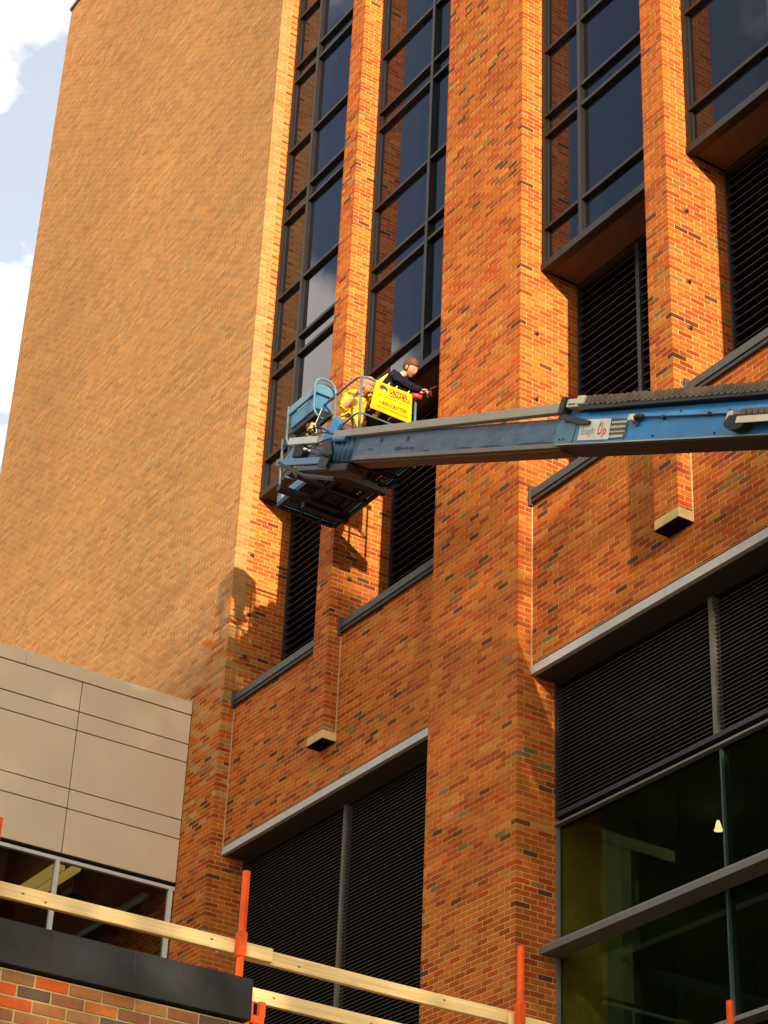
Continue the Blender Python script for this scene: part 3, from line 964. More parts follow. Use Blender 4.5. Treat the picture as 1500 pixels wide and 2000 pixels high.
# inner section: pressed box with a lower flange, far end at x=0
def ipts(x): # slight droop measured along the section
    return 0.0
q = MB().prism([(0.0, 0.055), (0.0, 0.20), (0.012, 0.33), (0.05, 0.36), (0.25, 0.36), (0.25, 0.0), (0.05, 0.0)], -0.02, 4.35, 'x')
inner = bpart('inner_boom', q, fadeblue_m, bevel=0.003, lab='worn faded blue inner boom section')
q = MB().box(-0.04, 4.34, -0.014, 0.05, 0.005, 0.054)
bpart('wear_strip', q, mat('rusty_flange', (0.20, 0.17, 0.14), rough=0.6, noise=0.3, nscale=8, dirt=(0.24, 0.10, 0.035), dscale=2.0, damt=0.7), inner, bevel=0.004)
q = MB().box(-0.03, 4.34, 0.02, 0.24, -0.020, 0.004)
bpart('slide_pad', q, rust_m, inner)
# light grey carrier tube on its upper near edge (slightly rising towards the outer section)
q = MB()
P = [(-0.60, -0.055, 0.305), (-0.60, 0.03, 0.305), (-0.60, 0.03, 0.392), (-0.60, -0.055, 0.392),
     (4.26, -0.055, 0.385), (4.26, 0.03, 0.385), (4.26, 0.03, 0.494), (4.26, -0.055, 0.494)]
q.poly(P, [(0, 3, 2, 1), (4, 5, 6, 7), (0, 1, 5, 4), (1, 2, 6, 5), (2, 3, 7, 6), (3, 0, 4, 7)])
bpart('carrier_tube', q, tray_m, inner, bevel=0.004)
q = MB().box(-0.62, -0.52, -0.060, 0.035, 0.29, 0.40)
bpart('tube_cap', q, tray_m, inner, bevel=0.006)
for xx, zz, hh in ((0.50, 0.245, 0.055), (1.12, 0.235, 0.06)):
    q = MB().box(xx, xx + 0.05, -0.003, 0.01, zz - hh / 2, zz + hh / 2)
    bpart('scuff_patch', q, darksteel_m, inner)
for x0, x1 in ((2.3, 2.62), (2.78, 3.25), (3.5, 4.2), (1.55, 1.7)):
    q = MB()
    n = 12
    top = []
    for i in range(n + 1):
        f = i / n
        top.append((x0 + (x1 - x0) * f, 0.075 + 0.016 * math.sin(math.pi * f) * R_.uniform(0.4, 1.0)))
    prof = [(p[0], p[1]) for p in top] + [(x1, 0.068), (x0, 0.068)]
    pts = [(p[0], -0.002, p[1]) for p in prof]
    q.poly(pts, [tuple(range(len(pts)))])
    q.poly([(p[0], -0.0005, p[1]) for p in prof], [tuple(range(len(pts)))[::-1]])
    bpart('scraped_paint', q, darksteel_m, inner)
for x0, x1, z0, z1 in ((0.9, 1.35, 0.10, 0.135), (1.9, 2.05, 0.20, 0.215), (0.25, 0.4, 0.12, 0.15), (3.0, 3.1, 0.27, 0.285)):
    q = MB()
    pts2 = []
    for i in range(9):
        t = i / 8; pts2.append((x0 + (x1 - x0) * t, z1 + R_.uniform(-0.012, 0.006)))
    for i in range(8, -1, -1):
        t = i / 8; pts2.append((x0 + (x1 - x0) * t, z0 + R_.uniform(-0.006, 0.012)))
    q.poly([(p[0], -0.0015, p[1]) for p in pts2], [tuple(range(len(pts2)))])
    q.poly([(p[0], -0.0003, p[1]) for p in pts2], [tuple(range(len(pts2)))[::-1]])
    bpart('scraped_paint', q, MATS['rusty_flange'] if x0 > 1.5 else darksteel_m, inner)
# outer section
q = MB()
def taper(x0, x1, prof0, prof1):
    n = len(prof0)
    pts = [(x0, a, b) for a, b in prof0] + [(x1, a, b) for a, b in prof1]
    fs = [tuple(range(n))[::-1], tuple(range(n, 2 * n))] + [(i, (i + 1) % n, n + (i + 1) % n, n + i) for i in range(n)]
    return pts, fs
p0 = [(-0.035, 0.030), (-0.035, 0.255), (0.015, 0.395), (0.27, 0.395), (0.30, 0.255), (0.30, 0.030)]
p1 = [(-0.035, -0.02), (-0.035, 0.205), (0.015, 0.345), (0.27, 0.345), (0.30, 0.205), (0.30, -0.02)]
pts, fs = taper(4.26, 11.5, p0, p1)
q.poly(pts, fs)
outer = bpart('outer_boom', q, blue_m, bevel=0.006, lab='bright blue outer boom section')
q = MB()
pts, fs = taper(4.30, 11.5, [(-0.044, 0.020), (-0.044, 0.034), (-0.0355, 0.034), (-0.0355, 0.020)], [(-0.044, -0.03), (-0.044, -0.016), (-0.0355, -0.016), (-0.0355, -0.03)])
q.poly(pts, fs); bpart('edge_flange', q, tray_m, outer)
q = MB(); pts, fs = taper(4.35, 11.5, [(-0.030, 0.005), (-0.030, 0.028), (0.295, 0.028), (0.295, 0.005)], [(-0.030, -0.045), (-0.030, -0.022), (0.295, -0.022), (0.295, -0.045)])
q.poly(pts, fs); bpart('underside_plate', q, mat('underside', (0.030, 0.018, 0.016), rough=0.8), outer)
q = MB().box(4.262, 4.70, -0.040, -0.036, 0.034, 0.262)
bpart('collar_plate', q, mat('collar_blue', (0.075, 0.19, 0.27), rough=0.5, noise=0.2, nscale=8), outer)
q = MB().box(4.60, 4.607, -0.044, -0.0405, 0.04, 0.30)
bpart('weld_seam', q, darksteel_m, outer)
for xx in (4.36, 4.43):
    q = MB().tube([(xx, -0.048, 0.083), (xx, -0.039, 0.083)], 0.010, 8); bpart('bolt', q, darksteel_m, outer)
for xx, zz in ((5.95, 0.06), (6.9, 0.05), (7.05, 0.27), (6.3, 0.30)):
    q = MB().tube([(xx, -0.046, zz), (xx, -0.034, zz)], 0.012, 8); bpart('bolt', q, darksteel_m, outer)
for xx in (6.05, 6.75):
    q = MB().box(xx, xx + 0.035, -0.068, -0.036, 0.222, 0.262); bpart('hose_clamp', q, darksteel_m, outer, bevel=0.004)
# bracket and clamps where the carrier tube meets the cable carrier
q = MB().box(4.262, 4.345, -0.09, 0.04, 0.355, 0.545)
bpart('carrier_bracket', q, darksteel_m, outer, bevel=0.006)
q = MB().prism([(4.28, 0.36), (4.36, 0.36), (4.86, 0.26), (4.86, 0.22), (4.72, 0.22), (4.28, 0.31)], -0.075, -0.046, 'y')
bpart('support_arm', q, darksteel_m, outer, bevel=0.004)
q = MB().box(4.36, 4.56, -0.07, 0.05, 0.428, 0.520)
bpart('carrier_clamp', q, cream_m, outer, bevel=0.006)
q = MB().box(4.53, 4.66, -0.075, 0.055, 0.455, 0.548)
bpart('carrier_clamp', q, cream_m, outer, bevel=0.006)
q = MB().box(4.40, 4.52, -0.072, -0.068, 0.452, 0.466); bpart('clamp_slot', q, darksteel_m, outer)
# cable carrier: one link after another
carrier = bpart('carrier_shelf', MB().box(4.66, 11.4, -0.055, 0.10, 0.398, 0.440), darksteel_m, outer)
q = MB()
q.prism([(0, 0.012), (0.018, 0.0), (0.060, 0.0), (0.072, 0.012), (0.090, 0.020), (0.090, 0.085), (0.072, 0.098), (0.060, 0.102), (0.018, 0.102), (0, 0.085)], -0.062, -0.045, 'y')
q.box(0.02, 0.058, -0.045, 0.06, 0.006, 0.018)
q.box(0.02, 0.058, -0.045, 0.06, 0.086, 0.100)
q.box(0.028, 0.048, -0.070, -0.0625, 0.03, 0.07)
lk0 = None
for k in range(70):
    x_ = 4.68 + k * 0.0945
    zz = 0.442 - 0.0065 * (x_ - 4.68) + R_.uniform(-0.003, 0.003) + 0.005 * math.sin(k * 0.9)
    loc = MBm @ Vector((x_, 0, zz))
    if lk0 is None:
        lk0 = bpart('carrier_link', q, chain_m, outer)
        lk0.location = loc
    else:
        c = shared('carrier_link', lk0, outer, loc)
# hose along the side, and its clip
q = MB().tube([(5.66, -0.05, 0.262), (6.4, -0.052, 0.240), (7.4, -0.052, 0.222), (11.4, -0.052, 0.190)], 0.011, 8)
bpart('hose', q, rubber_m, outer, smooth=True)
q = MB().box(5.545, 5.635, -0.10, -0.04, 0.215, 0.285); bpart('hose_clip', q, cream_m, outer, bevel=0.008)
q = MB().tube([(5.635, -0.07, 0.255), (5.70, -0.07, 0.265), (5.74, -0.06, 0.26)], 0.027, 10); bpart('hose_fitting', q, rubber_m, outer, smooth=True)
q = MB().tube([(5.655, -0.055, 0.205), (5.655, -0.04, 0.205)], 0.035, 12); bpart('rubber_grommet', q, mat('dark_blue', (0.02, 0.05, 0.10), rough=0.6), outer)
# second carrier entering from the right
q = MB().tube([(7.16, -0.04, 0.10), (7.16, -0.11, 0.10)], 0.0, 4)
q = MB()
q.prism([(7.12, 0.205), (7.16, 0.235), (7.22, 0.20), (7.22, 0.15), (7.16, 0.105), (7.12, 0.115)], -0.12, -0.06, 'y')
bpart('carrier_nose', q, cream_m, outer, bevel=0.004)
q = MB(); cpt = [(7.30 + 0.155 * math.cos(a), 0.11 + 0.075 * math.sin(a) - 0.01) for a in [math.pi + i * math.pi / 10 for i in range(11)]]
q.prism(cpt + [(11, 0.06), (11, 0.17), (7.20, 0.17)], -0.15, -0.050, 'y'); bpart('second_carrier', q, rubber_m, outer)
q = MB().box(7.33, 11.0, -0.160, -0.151, 0.085, 0.150); bpart('carrier_side', q, cream_m, outer)
q = MB().box(7.24, 7.34, -0.145, -0.06, 0.172, 0.232); bpart('carrier_clamp', q, fin_m, outer, bevel=0.006)
q = MB()
for k in range(30):
    x_ = 7.36 + k * 0.085
    q.box(x_, x_ + 0.06, -0.15, -0.07, 0.172, 0.228)
bpart('carrier_links', q, chain_m, outer)
# stickers with their print
stk = bpart('company_sticker', MB().poly([(4.688, -0.0415, 0.060), (5.225, -0.0415, 0.052), (5.19, -0.0415, 0.278), (4.674, -0.0415, 0.287), (4.688, -0.0402, 0.060), (5.225, -0.0402, 0.052), (5.19, -0.0402, 0.278), (4.674, -0.0402, 0.287)],
      [(0, 1, 2, 3), (4, 7, 6, 5), (0, 4, 5, 1), (1, 5, 6, 2), (2, 6, 7, 3), (3, 7, 4, 0)]), signw_m, outer)
pst = bpart('phone_sticker', MB().poly([(5.228, -0.0415, 0.052), (5.506, -0.0415, 0.058), (5.482, -0.0415, 0.262), (5.195, -0.0415, 0.278), (5.228, -0.0402, 0.052), (5.506, -0.0402, 0.058), (5.482, -0.0402, 0.262), (5.195, -0.0402, 0.278)],
      [(0, 1, 2, 3), (4, 7, 6, 5), (0, 4, 5, 1), (1, 5, 6, 2), (2, 6, 7, 3), (3, 7, 4, 0)]), signd_m, outer)
def text_mesh(s_, size, m, parent, M, name='lettering', shear=0.0, bold=0.0, sx=1.0):
    cu = bpy.data.curves.new(name, 'FONT')
    cu.body = s_
    cu.size = size
    cu.offset = bold
    cu.shear = shear
    cu.fill_mode = 'BOTH'
    cu.extrude = 0.0006
    o = bpy.data.objects.new('tmp_text', cu)
    COL.objects.link(o)
    dg = bpy.context.evaluated_depsgraph_get()
    dg.update()
    me = bpy.data.meshes.new_from_object(o.evaluated_get(dg))
    bpy.data.objects.remove(o)
    me.transform(M @ Matrix.Diagonal((sx, 1, 1, 1)))
    return link(name, me, m, parent)
# text frame on the boom side: text x -> boom x, text y -> boom z, facing -y
TB = Matrix(((1, 0, 0, 0), (0, 0, -1, 0), (0, 1, 0, 0), (0, 0, 0, 1)))
def onboom(x_, z_, yoff=-0.0425):
    return MBm @ Matrix.Translation((x_, yoff, z_)) @ TB
text_mesh('Straight', 0.120, mat('print_grey', (0.20, 0.19, 0.16), rough=0.6), stk, onboom(4.705, 0.118), shear=0.15, sx=0.68, bold=-0.0008)
text_mesh('U', 0.185, signred_m, stk, onboom(5.005, 0.110), bold=0.003, sx=0.62)
text_mesh('p', 0.135, signred_m, stk, onboom(5.095, 0.110), bold=0.003, sx=0.95)
bpart('print_spire', MB().prism([(5.022, 0.20), (5.040, 0.268), (5.050, 0.20)], -0.0432, -0.0424, 'y'), signred_m, stk)
for i, (z_, h_) in enumerate(((0.232, 0.022), (0.182, 0.028), (0.130, 0.018), (0.080, 0.034))):
    q = MB()
    x_ = 5.222 - i * 0.001
    while x_ < 5.455:
        wd = R_.uniform(0.014, 0.028)
        hh = h_ * R_.uniform(0.75, 1.0)
        q.box(x_, x_ + wd, -0.0428, -0.0424, z_ - hh / 2, z_ + hh / 2)
        x_ += wd + R_.uniform(0.004, 0.008)
    bpart('print_line', q, printl_m, pst)
# knuckle, mount and levelling gear at the basket end
q = MB()
for k in range(5):
    q.tube([(-0.66 + k * 0.115, 0.05, 0.03), (-0.66 + k * 0.115, 0.05, 0.30)], 0.062, 12)
bpart('knuckle', q, mat('knuckle_blue', (0.028, 0.10, 0.19), rough=0.45, noise=0.3, nscale=7), smooth=True)
q = MB().box(-0.70, -0.05, 0.02, 0.22, 0.0, 0.32); bpart('knuckle_body', q, mat('knuckle_blue'.replace('_', '_'), (0, 0, 0)), bevel=0.02)
q = MB().tube([(-0.62, -0.03, 0.285), (-0.30, -0.03, 0.285)], 0.035, 10); bpart('pin', q, blue_m)
q = MB().box(-1.88, -1.10, -0.02, 0.06, 0.268, 0.362); bpart('hose_tray', q, alum_m, bevel=0.004)
q = MB().box(-2.06, -0.80, -0.02, 0.04, -0.018, 0.072); bpart('mount_arm', q, mat('pale_blue', (0.11, 0.22, 0.38), rough=0.5, noise=0.15, nscale=9), bevel=0.006)
q = MB().box(-2.02, -0.78, 0.26, 0.32, -0.018, 0.072); bpart('mount_arm', q, darksteel_m, bevel=0.006)
q = MB().box(-1.68, -1.42, -0.01, 0.12, 0.095, 0.255); bpart('valve_block', q, rubber_m, bevel=0.01)
q = MB().prism([(-1.96, 0.075), (-1.70, 0.075), (-1.70, 0.24), (-1.80, 0.26)], 0.03, 0.055, 'y'); bpart('gusset_plate', q, skyblue_m, bevel=0.003)
q = MB().prism([(-1.36, 0.09), (-0.82, 0.075), (-0.82, 0.235), (-1.30, 0.225)], 0.05, 0.075, 'y'); bpart('side_plate', q, skyblue_m, bevel=0.003)
q = MB().tube([(-1.40, 0.0, 0.20), (-0.75, -0.02, 0.10)], 0.022, 8); bpart('cylinder_rod', q, mat('chrome', (0.45, 0.45, 0.45), rough=0.25, metal=1.0))
q = MB().tube([(-1.15, 0.0, 0.165), (-0.60, -0.02, 0.065)], 0.040, 10); bpart('level_cylinder', q, darksteel_m, smooth=True)
q = MB().prism([(-0.86, -0.06), (-0.62, -0.08), (-0.56, 0.10), (-0.70, 0.30), (-0.80, 0.28)], -0.04, 0.0, 'y'); bpart('link_plate', q, darksteel_m, bevel=0.006)
q = MB().box(-1.30, -0.15, 0.0, 0.30, -0.115, -0.02); bpart('under_plate', q, darksteel_m, bevel=0.01)
q = MB().box(-1.42, -0.62, -0.02, 0.02, -0.10, -0.045); bpart('greased_bar', q, mat('oily_steel', (0.06, 0.065, 0.06), rough=0.5), bevel=0.006)
q = MB().tube([(-1.98, 0.0, 0.03), (-1.2, 0.02, -0.16), (-0.4, 0.02, -0.22)], 0.03, 8); bpart('level_link', q, darksteel_m)
for k, (a_, b_, c_) in enumerate((((-1.9, 0.1, 0.35), (-1.6, 0.0, 0.55), (-1.2, 0.1, 0.36)), ((-1.7, 0.05, 0.36), (-1.4, 0.02, 0.62), (-1.0, 0.1, 0.42)), ((-1.5, 0.0, 0.1), (-1.0, -0.06, 0.30), (-0.5, 0.0, 0.33)), ((-1.3, 0.0, 0.36), (-0.9, -0.07, 0.44), (-0.45, -0.03, 0.30)))):
    A, B_, C_ = Vector(a_), Vector(b_), Vector(c_)
    q = MB().tube([A * (1 - t) ** 2 + B_ * 2 * t * (1 - t) + C_ * t * t for t in [i / 10 for i in range(11)]], 0.010, 6)
    bpart('hydraulic_hose', q, rubber_m, smooth=True)
# lower stowed part of the machine: turret and chassis far out of frame at the boom foot
foot = MBm @ Vector((11.5, 0.13, 0.16))

# ------------------------------------------------------------------ basket (a part group of the lift, built in world axes)
OX, OY, OZ = -18.835, -1.493, 15.417
def W(mb):
    mb.v = [(p[0] - OX, p[1] - OY, p[2] - OZ) for p in mb.v]
    return mb
bx0, bx1, by0, by1, bz, bt = -21.55, -19.61, -1.0, -0.11, 16.27, 17.31
q = MB()
for y in (by0, by1):
    q.box(bx0, bx1, y - 0.025, y + 0.025, bz - 0.05, bz)
for x in (bx0, bx1):
    q.box(x - 0.025, x + 0.025, by0 + 0.026, by1 - 0.026, bz - 0.05, bz)
basket = W(q).build('basket', darksteel_m, lift, bevel=0.004)
basket['label'] = 'work basket with tube rails'
q = MB()
for x in (-21.15, -20.75, -20.35, -19.98):
    q.box(x - 0.02, x + 0.02, by0 + 0.027, by1 - 0.027, bz - 0.051, bz - 0.005)
for y in (-0.70, -0.40):
    q.box(bx0 + 0.03, bx1 - 0.03, y - 0.015, y + 0.015, bz - 0.085, bz - 0.052)
W(q).build('floor_beams', darksteel_m, basket)
q = MB()
for k in range(34):
    x = bx0 + 0.04 + k * 0.0565
    q.box(x, x + 0.040, by0 + 0.03, by1 - 0.03, bz - 0.004, bz + 0.004)
for k in range(15):
    y = by0 + 0.05 + k * 0.0565
    q.box(bx0 + 0.03, bx1 - 0.03, y, y + 0.022, bz + 0.0045, bz + 0.016)
g_ = W(q).build('floor_grating', darksteel_m, basket); g_['kind'] = 'stuff'
q = MB().box(-21.2, -20.0, -0.86, -0.80, bz - 0.16, bz - 0.10).box(-21.2, -20.0, -0.36, -0.30, bz - 0.16, bz - 0.10).box(-21.0, -20.9, -1.35, -0.4, bz - 0.2, bz - 0.12).box(-20.62, -20.56, -1.3, -0.2, bz - 0.16, bz - 0.10).box(-20.3, -20.2, -1.35, -0.4, bz - 0.2, bz - 0.12)
q.box(-21.1, -21.02, -0.9, -0.2, bz - 0.24, bz - 0.09).box(-20.2, -20.1, -0.9, -0.2, bz - 0.24, bz - 0.09)
W(q).build('support_frame', darksteel_m, basket, bevel=0.006)
# toe boards
q = MB().box(bx0 + 0.02, bx1 - 0.02, by0 - 0.030, by0 - 0.024, bz + 0.002, bz + 0.12)
W(q).build('toe_board', skyblue_m, basket)
q = MB().box(bx0 + 0.02, bx1 - 0.02, by1 + 0.024, by1 + 0.030, bz + 0.002, bz + 0.12)
W(q).build('toe_board', skyblue_m, basket)
for x in (bx0 - 0.03, bx1 + 0.024):
    q = MB().box(x, x + 0.006, by0, by1, bz + 0.002, bz + 0.12); W(q).build('toe_board', skyblue_m, basket)
q = MB().box(-21.42, -21.28, by0 - 0.033, by0 - 0.0305, bz + 0.03, bz + 0.10); W(q).build('sticker', signw_m, basket)
TR = 0.0175
def railmesh(name, pts, r=TR, m=rail_m, rad=0.10, closed=False):
    q = MB().tube(rounded(pts, rad, 5, closed), r, 8, closed=closed)
    return W(q).build(name, m, basket, smooth=True)
railmesh('top_rail', [(bx0, by0, bt), (bx1, by0, bt), (bx1, by1, bt), (bx0, by1, bt)], closed=True, rad=0.13)
zm = bz + 0.47
railmesh('mid_rail', [(bx0, by0, zm), (bx1, by0, zm), (bx1, by1, zm), (bx0, by1, zm)], r=0.014, closed=True, rad=0.10)
railmesh('mid_rail', [(bx0, by0, bz + 0.30), (bx0, by1, bz + 0.30)], r=0.012)
railmesh('top_brace', [(bx0, by0, bt - 0.07), (bx0, by1, bt - 0.07)], r=0.012)
for (x, y) in ((bx0, by0), (bx1, by0 + 0.02), (bx1, by1 - 0.02), (bx0, by1), (-20.58, by1), (-20.2, by0)):
    railmesh('post', [(x, y, bz), (x, y, bt - 0.01)], r=0.0175)
railmesh('corner_brace', [(bx0 + 0.02, by0, bt - 0.18), (bx0 + 0.2, by0 + 0.1, bt - 0.02)], r=0.010)
# control box with lid and guards
q = MB().box(-21.15, -20.50, -1.12, -0.88, 17.225, 17.44); cb_ = W(q).build('control_box', mat('box_blue', (0.05, 0.19, 0.35), rough=0.45, noise=0.15, nscale=7, dirt=(0.05, 0.07, 0.09), dscale=4, damt=0.5), basket, bevel=0.008)
q = MB().prism([(-1.15, 17.452), (-1.13, 17.60), (-0.98, 17.635), (-0.86, 17.62), (-0.86, 17.452)], -21.18, -20.47, 'x')
q.v = q.v; W(q).build('box_lid', mat('lid_blue', (0.09, 0.21, 0.31), rough=0.5, noise=0.15, nscale=7), cb_, bevel=0.006)
q = MB().box(-21.13, -20.52, -1.10, -0.9, 17.14, 17.224); W(q).build('box_base', darksteel_m, cb_, bevel=0.006)
q = MB().box(-20.99, -20.66, -1.126, -1.121, 17.425, 17.437); W(q).build('latch', alum_m, cb_)
for x in (-20.40,):
    railmesh('control_guard', [(x, -1.21, 17.02), (x, -1.21, 17.64), (x, -0.885, 17.64), (x, -0.885, 17.02)], r=0.0165, m=mat('guard_paint', (0.12, 0.22, 0.29), rough=0.45, noise=0.15, nscale=12), rad=0.16, closed=True)
railmesh('guard_upright', [(-20.40, -0.885, 17.2), (-20.40, -0.885, 16.5)], r=0.0165)
railmesh('guard_upright', [(-21.20, -1.14, 17.60), (-21.20, -1.14, 17.02), (-21.0, -1.14, 16.86), (-20.8, -1.2, 16.80)], r=0.0165, rad=0.12)
q = MB().prism([(-20.34, 16.66), (-20.0, 16.84), (-19.88, 16.66), (-20.12, 16.44)], -1.10, -1.06, 'y'); W(q).build('mount_plate', blue_m, basket, bevel=0.004)
q = MB().box(-20.9, -20.2, -1.08, -1.03, 16.95, 17.0); W(q).build('bracket', darksteel_m, basket)
q = MB().tube([(-20.75, -1.08, 17.10), (-20.72, -1.06, 17.02)], 0.035, 10); W(q).build('horn', mat('horn_red', (0.20, 0.02, 0.02), rough=0.4), basket, smooth=True)
# bundle of straps and cables hanging under the control box
q = MB()
for k in range(9):
    c = Vector((-20.68 + R_.uniform(-.07, .07), -1.05 + R_.uniform(-.05, .05), 16.93 + R_.uniform(-.06, .05)))
    rad_ = R_.uniform(0.05, 0.10); a0 = R_.uniform(0, 3)
    pts = [c + Vector((rad_ * math.cos(t + a0), 0.03 * math.sin(2 * t), rad_ * 1.2 * math.sin(t + a0))) for t in [i * 2 * math.pi / 12 for i in range(12)]]
    q.tube(pts, 0.009, 5, closed=True)
W(q).build('cable_coil', mat('ochre_cable', (0.30, 0.20, 0.06), rough=0.7), basket, smooth=True)
q = MB().box(-20.60, -20.56, -1.13, -1.11, 16.90, 17.03).box(-20.65, -20.51, -1.128, -1.112, 16.96, 16.99)
W(q).build('strap_end', mat('pale_yellow', (0.70, 0.60, 0.22), rough=0.7), basket)
for k in range(3):
    q = MB().tube([(-20.38 + k * 0.06, -1.1, 17.15), (-20.42 + k * 0.05, -1.16, 16.9), (-20.36 + k * 0.04, -1.15, 16.7), (-20.2 + k * .02, -1.2, 16.5)], 0.006, 6); W(q).build('control_cable', cream_m if k == 0 else rubber_m, basket, smooth=True)

# yellow banner bag hanging in the basket at the left
yb = MB()
prof = []
for k in range(14):
    a = 2 * math.pi * k / 14
    prof.append((math.cos(a), math.sin(a)))
pts = []; F = []
rings = [(0.0, 0.06), (0.08, 0.115), (0.2, 0.10), (0.32, 0.125), (0.44, 0.085), (0.5, 0.03)]
for zz, r_ in rings:
    for k, (c_, s_) in enumerate(prof):
        rr_ = r_ * (1 + 0.18 * math.sin(k * 2.3 + zz * 20))
        pts.append((rr_ * c_ + 0.03 * math.sin(zz * 9), rr_ * s_ * 0.6, zz))
for i in range(len(rings) - 1):
    for k in range(14):
        F.append((i * 14 + k, i * 14 + (k + 1) % 14, (i + 1) * 14 + (k + 1) % 14, (i + 1) * 14 + k))
F.append(tuple(range(14))[::-1]); F.append(tuple((len(rings) - 1) * 14 + k for k in range(14)))
yb.poly(pts, F)
ybo = yb.build('tool_bag', yshirt_m, None, smooth=True)
ybo.location = (-21.36, -0.84, 16.72)
tag(ybo, 'crumpled yellow bag hanging inside the left end of the lift basket', 'bag')

# ------------------------------------------------------------------ banner on the basket end
sg = thing('yellow_banner', 'bright yellow company sign with dark lettering tied to the basket end rail', 'sign', (bx1 + 0.03, -0.78, 16.84))
XS = 0.0
H0 = 0.455; WD = 0.565
sh = MB()
n = 8
P = []
for i in range(n + 1):
    for j in range(n + 1):
        u_, v_ = i / n, j / n
        bow = 0.010 * math.sin(math.pi * u_) * math.sin(math.pi * v_) + 0.006 * math.sin(u_ * 6 + v_ * 2)
        P.append((0.012 + bow * 0.5, u_ * WD - (0.085 - 0.085 * v_) * (1 - u_) * 0.9, v_ * H0))
F = []
for i in range(n):
    for j in range(n):
        a = i * (n + 1) + j
        F.append((a, a + n + 1, a + n + 2, a + 1))
m_ = len(P)
P2 = [(p[0] - 0.006, p[1], p[2]) for p in P]
F2 = [tuple(x + m_ for x in f[::-1]) for f in F]
sh.poly(P + P2, F + F2)
edge = [i * (n + 1) for i in range(n + 1)] + [n * (n + 1) + j for j in range(1, n + 1)] + [i * (n + 1) + n for i in range(n - 1, -1, -1)] + [j for j in range(n - 1, 0, -1)]
for a, b in zip(edge, edge[1:] + edge[:1]):
    sh.f.append((a, b, b + m_, a + m_))
sho = sh.build('sheet', yellow_m, sg)
TS = Matrix(((0, 0, 1, 0), (1, 0, 0, 0), (0, 1, 0, 0), (0, 0, 0, 1)))   # text x -> +y, text y -> z, facing +x
def onsign(y_, z_): return Matrix.Translation((0.0225, y_, z_)) @ TS
text_mesh('CRITTER', 0.078, print_m, sg, onsign(0.205, 0.348), bold=0.0012, sx=0.92)
text_mesh('CONTROL', 0.078, print_m, sg, onsign(0.205, 0.288), bold=0.0012, sx=0.90)
text_mesh('1-800-CRITTER', 0.074, print_m, sg, onsign(0.045, 0.118), bold=0.0002, sx=0.92)
q = MB()
y_ = 0.06
for y_ in np.arange(0.045, 0.515, 0.0125):
    if R_.random() < 0.87: q.box(0.0222, 0.0228, y_, y_ + 0.008, 0.247, 0.247 + R_.uniform(0.007, 0.011))
q.build('print_line', print_m, sg)
q = MB()
for y_ in np.arange(0.03, 0.515, 0.0125):
    if R_.random() < 0.9: q.box(0.0222, 0.0228, y_, y_ + 0.008, 0.062, 0.062 + R_.uniform(0.008, 0.012))
q.build('print_line', print_m, sg)
# emblem: dark furry animal outline over a pale patch
emb = [(0.055, 0.385), (0.075, 0.412), (0.105, 0.418), (0.14, 0.408), (0.165, 0.395), (0.185, 0.372), (0.178, 0.352), (0.16, 0.345), (0.15, 0.322), (0.135, 0.345), (0.11, 0.35), (0.10, 0.325), (0.085, 0.33), (0.08, 0.35), (0.06, 0.35), (0.048, 0.365)]
q = MB(); q.poly([(0.0228, a, b) for a, b in emb], [tuple(range(len(emb)))]); q.poly([(0.0222, a, b) for a, b in emb], [tuple(range(len(emb)))[::-1]])
q.build('emblem', print_m, sg)
q = MB(); pe = [(0.12 + 0.032 * math.cos(a), 0.332 + 0.016 * math.sin(a)) for a in [i * math.pi / 6 for i in range(12)]]
q.poly([(0.0234, a, b) for a, b in pe], [tuple(range(12))]); q.poly([(0.0229, a, b) for a, b in pe], [tuple(range(12))[::-1]])
q.build('emblem_patch', signw_m, sg)
for y_ in (0.19, 0.31, 0.05, 0.5):
    q = MB().tube(rounded([(0.0, y_, 0.44), (0.015, y_ + 0.02, 0.50), (-0.04, y_ + 0.02, 0.50), (-0.03, y_, 0.44)], 0.02, 3, True), 0.007, 6, closed=True)
    q.build('tie', strap_m, sg)

# ------------------------------------------------------------------ people
def skin_mesh(name, chain, edges, root, m, parent, sub=2, fold=0.0):
    """one continuous surface grown from joints (position, radius) and bones"""
    me = bpy.data.meshes.new(name)
    me.from_pydata([c[0] for c in chain], edges, [])
    o = bpy.data.objects.new(name, me)
    COL.objects.link(o)
    md = o.modifiers.new('skin', 'SKIN')
    md.use_smooth_shade = True
    me.skin_vertices.clear if False else None
    if not me.skin_vertices:
        bpy.context.view_layer.objects.active = o
    sv = me.skin_vertices[0].data if me.skin_vertices else None
    if sv is None:
        raise RuntimeError('no skin layer')
    for i, c in enumerate(chain):
        r_ = c[1]
        sv[i].radius = r_ if isinstance(r_, tuple) else (r_, r_)
        sv[i].use_root = (i == root)
    sb = o.modifiers.new('sub', 'SUBSURF'); sb.levels = sub; sb.render_levels = sub
    dg = bpy.context.evaluated_depsgraph_get(); dg.update()
    m2 = bpy.data.meshes.new_from_object(o.evaluated_get(dg))
    bpy.data.objects.remove(o)
    if fold > 0:
        from mathutils import noise
        ns = [Vector(v.normal) for v in m2.vertices]
        for v, n_ in zip(m2.vertices, ns):
            p = v.co
            a = noise.noise(Vector((p.x * 9, p.y * 9, p.z * 22))) + 0.6 * noise.noise(Vector((p.x * 24 + 5, p.y * 24, p.z * 30)))
            v.co = p + n_ * (fold * (abs(a) * 1.6 - 0.35))
    for p in m2.polygons:
        p.use_smooth = True
    return link(name, m2, m, parent)
